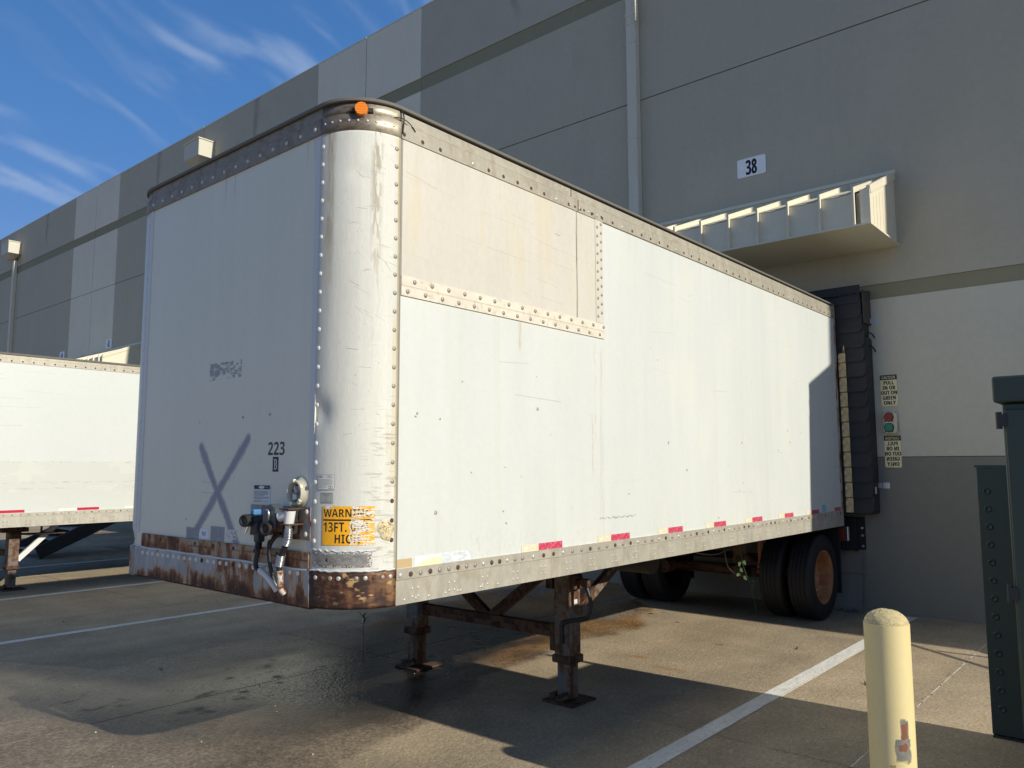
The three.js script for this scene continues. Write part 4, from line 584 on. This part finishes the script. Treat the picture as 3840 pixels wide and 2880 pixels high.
    part('socket_latch', tube([[-0.555, 1.515, 0.112], [-0.53, 1.518, 0.116], [-0.52, 1.49, 0.116], [-0.53, 1.45, 0.112]], 0.005, 24, 6), M.chrome, s); part('socket_body', [rbx(-0.50, -0.405, 1.45, 1.53, 0.006, 0.06, 0.008), rbx(-0.47, -0.41, 1.39, 1.45, 0.006, 0.07, 0.008)], M.black, s);
    const g = part('air_coupling', [rod(V(-0.535, 1.425, 0.075), V(-0.518, 1.422, 0.135), 0.036, 0.036, 20), rbx(-0.51, -0.42, 1.405, 1.46, 0.05, 0.10, 0.014)], M.rust, o);
    part('coupling_seal', new THREE.TorusGeometry(0.029, 0.009, 8, 22).rotateY(0.28).translate(-0.516, 1.422, 0.137), M.black, g); part('coupling_core', rod(V(-0.52, 1.422, 0.1), V(-0.515, 1.422, 0.134), 0.026, 0.026, 16), M.black, g);
    part('coupling_ear', [bar(V(-0.575, 1.405, 0.09), V(-0.535, 1.378, 0.09), 0.012, 0.04)], M.white, g);
    part('white_elbow', [rod(V(-0.385, 1.45, 0.085), V(-0.372, 1.52, 0.085), 0.026, 0.028, 14), rod(V(-0.44, 1.49, 0.095), V(-0.385, 1.495, 0.085), 0.032, 0.026, 14)], M.white, g); part('pipe_flange', [rbx(-0.425, -0.34, 1.524, 1.531, 0.03, 0.12, 0.003), rbx(-0.42, -0.335, 1.445, 1.452, 0.03, 0.12, 0.003)], M.rust, g); }
  const coil = (pts, r, n, seg = 130) => { const cv = new THREE.CatmullRomCurve3(pts.map((p) => V(...p))), F = cv.computeFrenetFrames(seg), q = []; for (let i = 0; i <= seg; i++) { const a = i / seg * n * Math.PI * 2, p = cv.getPointAt(i / seg); p.addScaledVector(F.normals[i], Math.cos(a) * r).addScaledVector(F.binormals[i], Math.sin(a) * r); q.push([p.x, p.y, p.z]); } return tube(q, 0.0032, seg * 2, 5); };
  { const h = part('air_hose', tube([[-0.682, 1.36, 0.068], [-0.684, 1.30, 0.072], [-0.695, 1.24, 0.075], [-0.692, 1.205, 0.075], [-0.66, 1.192, 0.07]], 0.013, 40, 10), M.hose, o); part('spring_guard', coil([[-0.682, 1.385, 0.068], [-0.683, 1.30, 0.072]], 0.017, 12), M.hose, h);
    part('hose_end', tube([[-0.665, 1.194, 0.07], [-0.61, 1.165, 0.062], [-0.575, 1.13, 0.05], [-0.555, 1.09, 0.03]], 0.016, 30, 10), M.white, h); }
  { const h = part('air_hose', tube([[-0.384, 1.44, 0.085], [-0.386, 1.39, 0.085], [-0.415, 1.34, 0.08], [-0.46, 1.29, 0.072], [-0.488, 1.23, 0.066], [-0.492, 1.18, 0.06]], 0.0155, 50, 10), M.hose, o); part('spring_guard', [coil([[-0.384, 1.425, 0.085], [-0.39, 1.38, 0.084], [-0.412, 1.345, 0.08]], 0.02, 13), coil([[-0.462, 1.288, 0.072], [-0.488, 1.23, 0.066]], 0.02, 10)], M.chrome, h); part('hose_ferrule', rod(V(-0.383, 1.455, 0.085), V(-0.385, 1.42, 0.085), 0.019, 0.019, 12), M.chrome, h);
    part('hose_end', tube([[-0.49, 1.205, 0.062], [-0.492, 1.15, 0.054], [-0.51, 1.11, 0.04], [-0.50, 1.08, 0.02]], 0.017, 30, 10), std({ map: canvasTex(128, 128, (u, v) => rustPx(u * 0.3, v * 0.2, [206, 204, 200], 0.02, 7)), roughness: 0.7 }), h); }
  { const h = part('electric_cable', [tube([[-0.50, 1.40, 0.06], [-0.56, 1.375, 0.06], [-0.607, 1.335, 0.055], [-0.612, 1.26, 0.05], [-0.59, 1.18, 0.045], [-0.57, 1.13, 0.035]], 0.009, 50, 8), tube([[-0.49, 1.395, 0.06], [-0.545, 1.36, 0.066], [-0.592, 1.31, 0.06], [-0.59, 1.25, 0.058], [-0.575, 1.17, 0.045]], 0.008, 50, 8)], M.hose, o); }
  rivets(o, rv, 290);
  // rear frame
  part('rear_frame', [bx(-0.05, 0.009, YB, 3.7, -L - 0.002, -L + 0.048), bx(-W - 0.009, -W + 0.05, YB, 3.7, -L - 0.002, -L + 0.048), bx(-W, 0, 3.6, 3.7, -L, -L + 0.045), bx(-W, 0, YB, 1.15, -L, -L + 0.045)], std({ map: canvasTex(256, 256, (u, v) => rustPx(u, v, [176, 172, 162], -0.05, 9)), roughness: 0.6 }), o);
  part('rear_door', rawBox(-W + 0.05, -0.05, 1.15, 3.6, -L + 0.005, -L + 0.035), M.side, o);
  part('floor', bx(-W + 0.03, -0.03, 1.15, 1.19, -L + 0.05, -R), M.darkSteel, o);
  // undercarriage
  for (let z = -0.55; z > -7.2; z -= 0.3048) part('crossmember', bx(-W + 0.03, -0.03, 1.045, 1.145, z - 0.02, z + 0.02), M.darkSteel, o);
  part('coupler_plate', bx(-W + 0.4, -0.4, 1.03, 1.044, -1.5, -0.05), M.rustDark, o);
  const R1 = landingGear(o, -0.47, -2.43, 1.03, 1); landingGear(o, -2.09, -2.40, 1.03, -1);
  part('cross_brace', [bar(V(-0.55, 0.5, -2.43), V(-2.02, 0.5, -2.42), 0.06, 0.09)], M.rust, o);
  part('brace_bracket', bx(-0.60, -0.548, 0.36, 0.56, -2.47, -2.38), M.rust, o);
  part('diagonal_brace', bar(V(-1.25, 0.52, -2.44), V(-0.62, 0.98, -2.44), 0.05, 0.08), M.rustDark, o); part('diagonal_brace', bar(V(-1.30, 0.52, -2.46), V(-1.95, 0.95, -2.46), 0.05, 0.08), M.rustDark, o);
  part('gusset', bx(-0.62, -0.56, 0.82, 1.03, -2.50, -2.36), M.rust, o); part('back_brace', bar(V(-0.47, 0.62, -2.52), V(-0.42, 1.02, -3.15), 0.05, 0.07), wmap, o); part('back_brace', bar(V(-2.09, 0.6, -2.5), V(-2.09, 1.02, -3.2), 0.05, 0.07), M.rustDark, o);
  { const c = part('crank_handle', tube([[-0.275, 0.865, -2.40], [-0.245, 0.79, -2.40], [-0.232, 0.72, -2.40], [-0.25, 0.65, -2.39], [-0.31, 0.622, -2.38], [-0.40, 0.60, -2.36], [-0.455, 0.575, -2.345], [-0.462, 0.53, -2.345], [-0.458, 0.43, -2.35]], 0.0155, 60, 10), M.hose, o);
    part('crank_joint', [rbx(-0.31, -0.245, 0.855, 0.915, -2.42, -2.38, 0.008), rod(V(-0.40, 0.885, -2.40), V(-0.30, 0.885, -2.40), 0.02)], M.rust, c); part('gearbox', rbx(-0.395, -0.34, 0.83, 0.94, -2.46, -2.35, 0.015), M.rustDark, c); }
  part('leg_label', rawBox(-0.4, -0.394, 0.715, 0.75, -2.455, -2.415), M.white, o);
  // axle, tyres, suspension
  for (const [x, out] of [[-0.185, 1], [-W + 0.185, -1]]) { wheel(o, x, 0.48, -6.80, out); wheel(o, x - out * 0.33, 0.48, -6.80, out, 'wheel', false); }
  part('axle', rod(V(-0.35, 0.48, -6.80), V(-W + 0.35, 0.48, -6.80), 0.065, 0.065, 16), M.rustDark, o);
  for (const x of [-0.80, -W + 0.80]) {
    part('subframe_beam', bx(x - 0.045, x + 0.045, 0.90, 1.044, -7.25, -4.7), M.rust, o); part('spring_leaf', tube([[x, 0.72, -6.2], [x, 0.63, -6.8], [x, 0.74, -7.25]], 0.035, 20, 6), M.rustDark, o);
    part('spring_hanger', [bx(x - 0.05, x + 0.05, 0.66, 0.90, -6.27, -6.14), rod(V(x - 0.07, 0.70, -6.2), V(x + 0.07, 0.70, -6.2), 0.03)], M.rust, o);
    part('brake_chamber', rod(V(x - 0.12, 0.50, -6.40), V(x - 0.12, 0.50, -6.58), 0.085, 0.085, 20), M.rustDark, o);
  }
  part('hanger_arm', [bx(-0.66, -0.63, 0.62, 0.92, -6.46, -6.38), rod(V(-0.68, 0.59, -6.42), V(-0.61, 0.59, -6.42), 0.028), rod(V(-0.69, 0.53, -6.43), V(-0.63, 0.53, -6.43), 0.022)], std({ color: lin(0.30, 0.12, 0.06), roughness: 0.8, map: texWall }), o);
  part('crossbeam', bx(-W + 0.5, -0.5, 0.93, 1.03, -5.35, -5.25), M.rust, o);
  part('air_line', [tube([[-1.2, 0.95, -5.6], [-1.15, 0.80, -5.7], [-1.0, 0.74, -5.95], [-0.9, 0.80, -6.2]], 0.008, 30, 6), tube([[-1.0, 0.9, -6.2], [-0.95, 0.55, -6.25], [-0.8, 0.46, -6.4], [-0.75, 0.5, -6.55]], 0.008, 30, 6)], std({ color: lin(0.14, 0.13, 0.11), roughness: 0.6 }), o);
  part('air_tank', rod(V(-1.9, 0.80, -4.6), V(-1.0, 0.80, -4.6), 0.14, 0.14, 20), M.darkSteel, o);
  for (const x of [-0.62, -W + 0.04]) part('mud_flap', rbx(x, x + 0.58, 0.24, 0.98, -7.325, -7.315, 0.004), M.rubber, o);
  { const t = part('tail_lamp', rbx(-0.07, 0.045, 0.845, 1.02, -7.43, -7.37, 0.014), M.chrome, o); part('red_lens', rbx(-0.06, -0.005, 0.86, 0.99, -7.36, -7.352, 0.003), std({ color: lin(0.25, 0.01, 0.01), roughness: 0.3 }), t); part('lamp_back', bx(-0.06, 0.03, 0.85, 1.015, -7.368, -7.361), M.darkSteel, t); }
  part('rear_bumper', [bx(-W + 0.3, -0.3, 0.55, 0.63, -7.34, -7.26), bx(-0.5, -0.44, 0.63, 1.03, -7.34, -7.29), bx(-W + 0.44, -W + 0.5, 0.63, 1.03, -7.34, -7.29)], M.rustDark, o);
}

// ------------------------------------------------------------------ trailer at the left
{
  const X = -9.3, W = 2.59, L = 7.34, YB = 0.913, YR = 1.108, YT = 3.205, ZF = 0.25;
  const o = thing('box_trailer', 'white box trailer parked at the left edge with sunlit side and red tape', 'trailer', [X, 0, 0], 0, 'parked box trailers'), rv = [];
  const tex = canvasTex(2048, 640, (u, v) => { const x = u * 7.5, y = v * 2.1, a = fbm(x * 1.2 + 60, y * 0.8, 4), c = fbm(x * 30, y * 30, 3), k = 1 + 0.03 * (a - 0.5) + 0.02 * (c - 0.5); let col = [203 * k, 206 * k, 200 * k];
    const band = (y > 0.72 + 0.015 * (a - 0.5) ? 0 : 1) * (1 - sm(0.3, 0.05, y) * 0.5); col = mix3(col, [196, 197, 188], band * (0.75 + 0.4 * (a - 0.5)));
    const st = sm(0.60, 0.70, fbm(x * 5, y * 9 + 11, 4)) * band; return mix3(col, [206, 205, 194], st * 0.6); }, (c, Wd, Hh) => { for (let i = 0; i < 40; i++) { c.strokeStyle = `rgba(90,86,76,${rr(0.08, 0.3)})`; c.lineWidth = rr(0.6, 1.4); const x = rnd() * Wd, y = rr(0.05, 0.95) * Hh; c.beginPath(); c.moveTo(x, y); c.lineTo(x + rr(20, 150), y + rr(-3, 6)); c.stroke(); } for (const y of [0.66, 0.8, 0.84]) for (let i = 0; i < 120; i++) { c.fillStyle = `rgba(120,110,80,${rr(0.1, 0.4)})`; c.fillRect(rnd() * Wd, y * Hh + rr(-4, 4), rr(3, 26), rr(0.6, 2)); } });
  part('side_panel', rawBox(-0.03, 0, YR, YT, -L, ZF), std({ map: tex, ...paintWhite }), o); part('side_panel', rawBox(-W, -W + 0.03, YR, YT, -L, ZF), M.side, o); part('front_panel', rawBox(-W, 0, YR - 0.1, YT, ZF, ZF + 0.03), M.whiteStrip, o); part('rear_door', rawBox(-W, 0, YB, YT, -L - 0.03, -L), M.side, o);
  const rail = part('bottom_rail', rawBox(-0.02, 0.007, YB, 1.058, -L, ZF), M.rail, o); part('rail_lip', rawBox(-0.02, 0.011, 1.06, YR, -L, ZF), M.rail, rail); part('bottom_rail', rawBox(-W - 0.007, -W + 0.02, YB, YR, -L, ZF), M.rail, o);
  part('top_rail', rawBox(-0.03, 0.006, YT, 3.275, -L, ZF), M.topRail, o); part('top_rail_cap', rawBox(-0.03, 0, 3.277, 3.315, -L, ZF), M.topRail, o); part('roof', rawBox(-W - 0.01, 0.012, 3.317, 3.345, -L - 0.02, ZF + 0.04), M.roof, o); part('floor', rawBox(-W + 0.03, -0.03, 1.06, 1.1, -L, ZF), M.darkSteel, o);
  for (let z = 0.15; z > -4.6; z -= 0.105) rv.push({ p: [0.011, 1.082, z], n: [1, 0, 0], r: 0.012, m: rnd() < 0.2 ? M.rivetRust : M.rivetGrey });
  for (let z = 0.1; z > -4.6; z -= 0.285) for (const [a, b] of [[0, 0], [0.045, 0], [0, 0.045], [0.045, 0.045]]) rv.push({ p: [0.007, 0.945 + b, z - a], n: [1, 0, 0], r: 0.0085, m: M.rivetGrey });
  for (let z = 0.1; z > -4.6; z -= 0.14) rv.push({ p: [0.006, 3.232, z], n: [1, 0, 0], r: 0.0125, m: M.rivetRust });
  rivets(o, rv, 290);
  for (const z of [-1.02, -2.02, -2.95, -3.95]) { part('reflective_tape', rawBox(0, 0.0015, 1.112, 1.150, z - 0.56, z), M.tapeL ??= std({ map: canvasTex(256, 32, (u, v) => u < 0.45 ? [222, 220, 208] : mix3([196, 30, 58], [176, 24, 50], fbm(u * 30, v * 4, 3))), roughness: 0.4 }), o); }
  for (let z = -0.3; z > -7.2; z -= 0.32) part('crossmember', bx(-W + 0.03, -0.03, 0.96, 1.055, z - 0.02, z + 0.02), M.darkSteel, o);
  landingGear(o, -0.46, -1.60, 0.93, 1); landingGear(o, -2.1, -1.60, 0.93, -1); part('cross_brace', bar(V(-0.52, 0.5, -1.6), V(-2.05, 0.5, -1.6), 0.05, 0.08), M.rust, o);
  part('wing_plate', bx(-0.55, -0.30, 0.82, 0.88, -1.75, -1.42), M.rustDark, o); part('back_brace', bar(V(-0.42, 0.42, -1.66), V(-0.40, 0.90, -2.15), 0.05, 0.07), M.white, o);
  part('crank_handle', tube([[-0.36, 0.80, -1.55], [-0.30, 0.79, -1.7], [-0.27, 0.785, -2.0], [-0.26, 0.78, -2.22]], 0.016, 24, 8), M.rust, o);
  for (const [x, out] of [[-0.185, 1], [-W + 0.185, -1]]) { wheel(o, x, 0.48, -6.7, out, 'wheel', false); wheel(o, x - out * 0.33, 0.48, -6.7, out, 'wheel', false); }
  part('axle', rod(V(-0.35, 0.48, -6.7), V(-W + 0.35, 0.48, -6.7), 0.065), M.rustDark, o);
}

// ------------------------------------------------------------------ green transformer cabinet
{
  const o = thing('transformer_cabinet', 'dark green steel transformer cabinet with dimpled fin panel at the right edge', 'cabinet', [2.545, 0, -1.63]);
  const gm = std({ color: lin(0.036, 0.058, 0.046), roughness: 0.48, map: texWall, bumpMap: texGrain, bumpScale: 0.0008 }), hm = std({ color: lin(0.02, 0.022, 0.022), roughness: 0.5 });
  part('cabinet_body', rbx(0, 1.8, 0.0, 2.02, -1.32, 0, 0.012), gm, o); part('cabinet_roof', rbx(-0.03, 1.83, 2.022, 2.14, -1.34, 0.03, 0.014), gm, o);
  for (const x of [0.012, 0.905]) { const d = part('door', rbx(x, x + 0.88, 0.06, 1.99, 0.001, 0.02, 0.006), gm, o); if (x > 0.5) part('handle', rbx(x + 0.05, x + 0.08, 1.0, 1.2, 0.02, 0.05, 0.006), hm, d); }
  for (const y of [1.905, 1.15]) part('hinge', [rod(V(-0.012, y, 0.012), V(-0.012, y + 0.075, 0.012), 0.013), bx(-0.012, 0.02, y + 0.01, y + 0.065, 0.02, 0.026)], hm, o);
  part('tank', rbx(0, 1.8, 0.0, 1.72, -1.949, -1.322, 0.006), gm, o);
  const fin = part('fin_panel', rbx(-0.46, 0.25, 0.015, 1.73, -1.985, -1.95, 0.006), gm, o); part('panel_cap', rbx(-0.47, 0.25, 1.732, 1.746, -1.992, -1.943, 0.004), gm, fin); part('panel_foot', rbx(-0.455, 0.25, 0.0, 0.014, -1.99, -1.93, 0.003), hm, fin);
  const dg = new THREE.LatheGeometry([[0.0, 0.0], [0.008, 0.0005], [0.015, 0.005], [0.019, 0.0055], [0.024, 0.0]].map(([r, h]) => new THREE.Vector2(r, h)), 16).rotateX(Math.PI / 2);
  for (let i = 0; i < 13; i++) part('dimple', dg, gm, fin, [-0.405 + i * 0.0008, 1.573 - i * 0.1158, -1.9495]);
}
// ------------------------------------------------------------------ bollard
{
  const o = thing('bollard', 'pale yellow round bollard with chipped paint in the foreground', 'bollard', [2.058, 0, -1.47]);
  const bt = canvasTex(1024, 1024, (u, v) => {
    const x = u * 0.62, y = v * 1.028; let k = 1 + 0.03 * (fbm(x * 8, y * 5, 4) - 0.5) + 0.02 * (fbm(x * 90, y * 90, 2) - 0.5); let c = [222 * k, 204 * k, 150 * k];
    const px = (u - 0.125) / 0.055, py = (y - 0.535) / 0.085, n = fbm(x * 40, y * 40, 4) - 0.5, w = py > 0.1 ? 0.55 : 1.0, d = Math.max(Math.abs(px + (py > 0.1 ? -0.15 : 0.1)) / w, Math.abs(py)) + n * 0.55;
    if (d < 1) { c = mix3([146, 142, 126], [112, 112, 106], fbm(x * 60, y * 60, 3)); if (Math.max(Math.abs(px - 0.1) / 0.5, Math.abs(py - 0.5) / 0.42) + n < 0.8 || Math.hypot(px - 0.05, (py + 0.32) * 3) + n < 0.62) c = mix3([142, 76, 52], [122, 92, 74], fbm(x * 50 + 4, y * 50, 3)); } else if (d < 1.07) c = [186, 170, 120];
    if (Math.abs(y - 0.43 + 0.02 * n) < 0.006 && u > 0.02 && u < 0.06 && n > -0.08) c = mix3(c, [150, 126, 70], 0.7); return c; });
  part('post', new THREE.CylinderGeometry(0.097, 0.097, 1.028, 64, 1).translate(0, 0.514, 0), std({ map: bt, roughness: 0.5, bumpMap: texGrain, bumpScale: 0.0006 }), o);
  const cap = new THREE.SphereGeometry(1, 48, 20, 0, Math.PI * 2, 0, Math.PI / 2), p = cap.attributes.position; for (let i = 0; i < p.count; i++) { const x = p.getX(i), y = p.getY(i), z = p.getZ(i), n = y < 0.03 ? 0 : fbm(x * 9 + 20, z * 9 + y * 4 + 20, 4) - 0.5; p.setXYZ(i, x * 0.094, 1.026 + y * 0.062 + n * 0.007, z * 0.094); } cap.computeVertexNormals();
  part('concrete_crown', cap, std({ map: canvasTex(256, 256, (u, v) => mix3([224, 206, 154], [200, 182, 136], sm(0.45, 0.65, fbm(u * 60, v * 30, 4)))), roughness: 0.95, bumpMap: texAgg, bumpScale: 0.005 }), o);
}
// ------------------------------------------------------------------ plants and litter
const leafM = new THREE.MeshPhysicalMaterial({ color: lin(0.07, 0.14, 0.04), roughness: 0.8, transmission: 0.3, thickness: 0, side: THREE.DoubleSide });
const leafG = (l, w) => { const s = new THREE.Shape(); s.moveTo(0, 0); s.quadraticCurveTo(w, l * 0.3, 0, l); s.quadraticCurveTo(-w, l * 0.3, 0, 0); const g = new THREE.ShapeGeometry(s, 5), p = g.attributes.position; for (let i = 0; i < p.count; i++) p.setZ(i, -2 * p.getX(i) ** 2 / w + 0.15 * p.getY(i) ** 2 / l); g.computeVertexNormals(); return g; };
{
  const o = thing('weed', 'thin green weed growing from a slab joint below the trailer nose', 'weed', [-2.64, 0, -2.25]);
  part('stem', tube([[0, 0, 0], [0.006, 0.15, 0.004], [-0.004, 0.29, 0], [0.003, 0.39, 0.004]], 0.0025, 24, 5), leafM, o);
  const lg = leafG(0.085, 0.012); for (let i = 0; i < 26; i++) { const t = i / 26, m = part('leaf', lg, leafM, o, [0.004 * Math.sin(i), 0.10 + t * 0.3, 0.002]); m.rotation.set(rr(0.3, 1.3), i * 2.4, 0, 'YXZ'); m.scale.setScalar(t > 0.7 ? 1.1 : 0.4); }
}
{
  const o = thing('vine', 'green vine with pointed leaves hanging under the trailer axle', 'vine', [-0.72, 0.95, -6.05]);
  part('stem', tube([[0, 0, 0], [0.02, -0.25, 0.02], [0, -0.42, -0.12], [-0.02, -0.6, -0.3], [0, -0.93, -0.4]], 0.004, 40, 5), leafM, o);
  const lg = leafG(0.062, 0.036); [[0.03, -0.27, 0.06, 2.6], [0.03, -0.26, -0.02, 3.4], [0.04, -0.40, 0.10, 1.9], [0.03, -0.43, -0.01, 3.6], [0.03, -0.39, 0.03, 0.4], [0.02, -0.55, -0.3, 2.9], [0.02, -0.5, -0.22, 4.1]].forEach(([x, y, z, a], i) => { const m = part('leaf', lg, leafM, o, [x, y, z]); m.rotation.set(0.2 * Math.sin(i * 3), 0.9, a, 'YXZ'); });
}
{ // grit in the joints and on the slabs
  const g = new THREE.InstancedMesh(new THREE.IcosahedronGeometry(1, 0), std({ color: lin(0.30, 0.27, 0.22), roughness: 0.95 }), 900), m = new THREE.Matrix4(), q = new THREE.Quaternion(), col = new THREE.Color();
  for (let i = 0; i < 900; i++) { const a = rnd(), x = a < 0.3 ? 1.55 + rr(-0.06, 0.06) : rr(-6, 2.4), z = a < 0.3 ? rr(-7, -2.5) : a < 0.5 ? -2.45 + rr(-0.08, 0.08) : rr(-7.3, 1.2), r = rr(0.0015, 0.005) * (rnd() < 0.06 ? 1.8 : 1); q.setFromEuler(new THREE.Euler(rr(0, 6), rr(0, 6), rr(0, 6))); m.compose(V(x, r * 0.4, z), q, V(r, r * 0.7, r * rr(0.8, 1.5))); g.setMatrixAt(i, m); const k = rr(0.5, 2.2); g.setColorAt(i, col.setRGB(k, k * 0.97, k * 0.92)); }
  g.name = 'grit'; g.castShadow = g.receiveShadow = true; scene.add(g); tag(g, 'fine grit and pebbles scattered over the concrete yard', 'grit', null, 'stuff');
}
const litterM = std({ color: lin(0.09, 0.065, 0.04), roughness: 0.9, side: THREE.DoubleSide }), dryG = leafG(0.06, 0.022);
[[0.21, -5.15, 'beside the white bay line'], [-1.25, -5.6, 'on the rim of the damp stain'], [-6.6, -1.2, 'left of the long bay line'], [-3.75, -0.9, 'in the shade left of the trailer nose'], [1.1, -4.3, 'between the bay line and the green panel'], [-0.4, -4.9, 'on sunlit concrete before the tyre']].forEach(([x, z, l], i) => {
  const m = part(numbered('dry_leaf'), dryG, litterM, scene, [x, 0.008, z]); m.rotation.set(-1.45, i * 1.7, 0, 'YXZ'); tag(m, 'small dry brown leaf ' + l, 'leaf', 'dry leaves on the concrete'); });
{ const m = part('golf_ball', new THREE.SphereGeometry(0.021, 16, 12), M.white, scene, [-4.0, 0.021, -3.35]); tag(m, 'small white ball lying on the concrete beyond the weed', 'ball'); }

renderer.render(scene, camera);
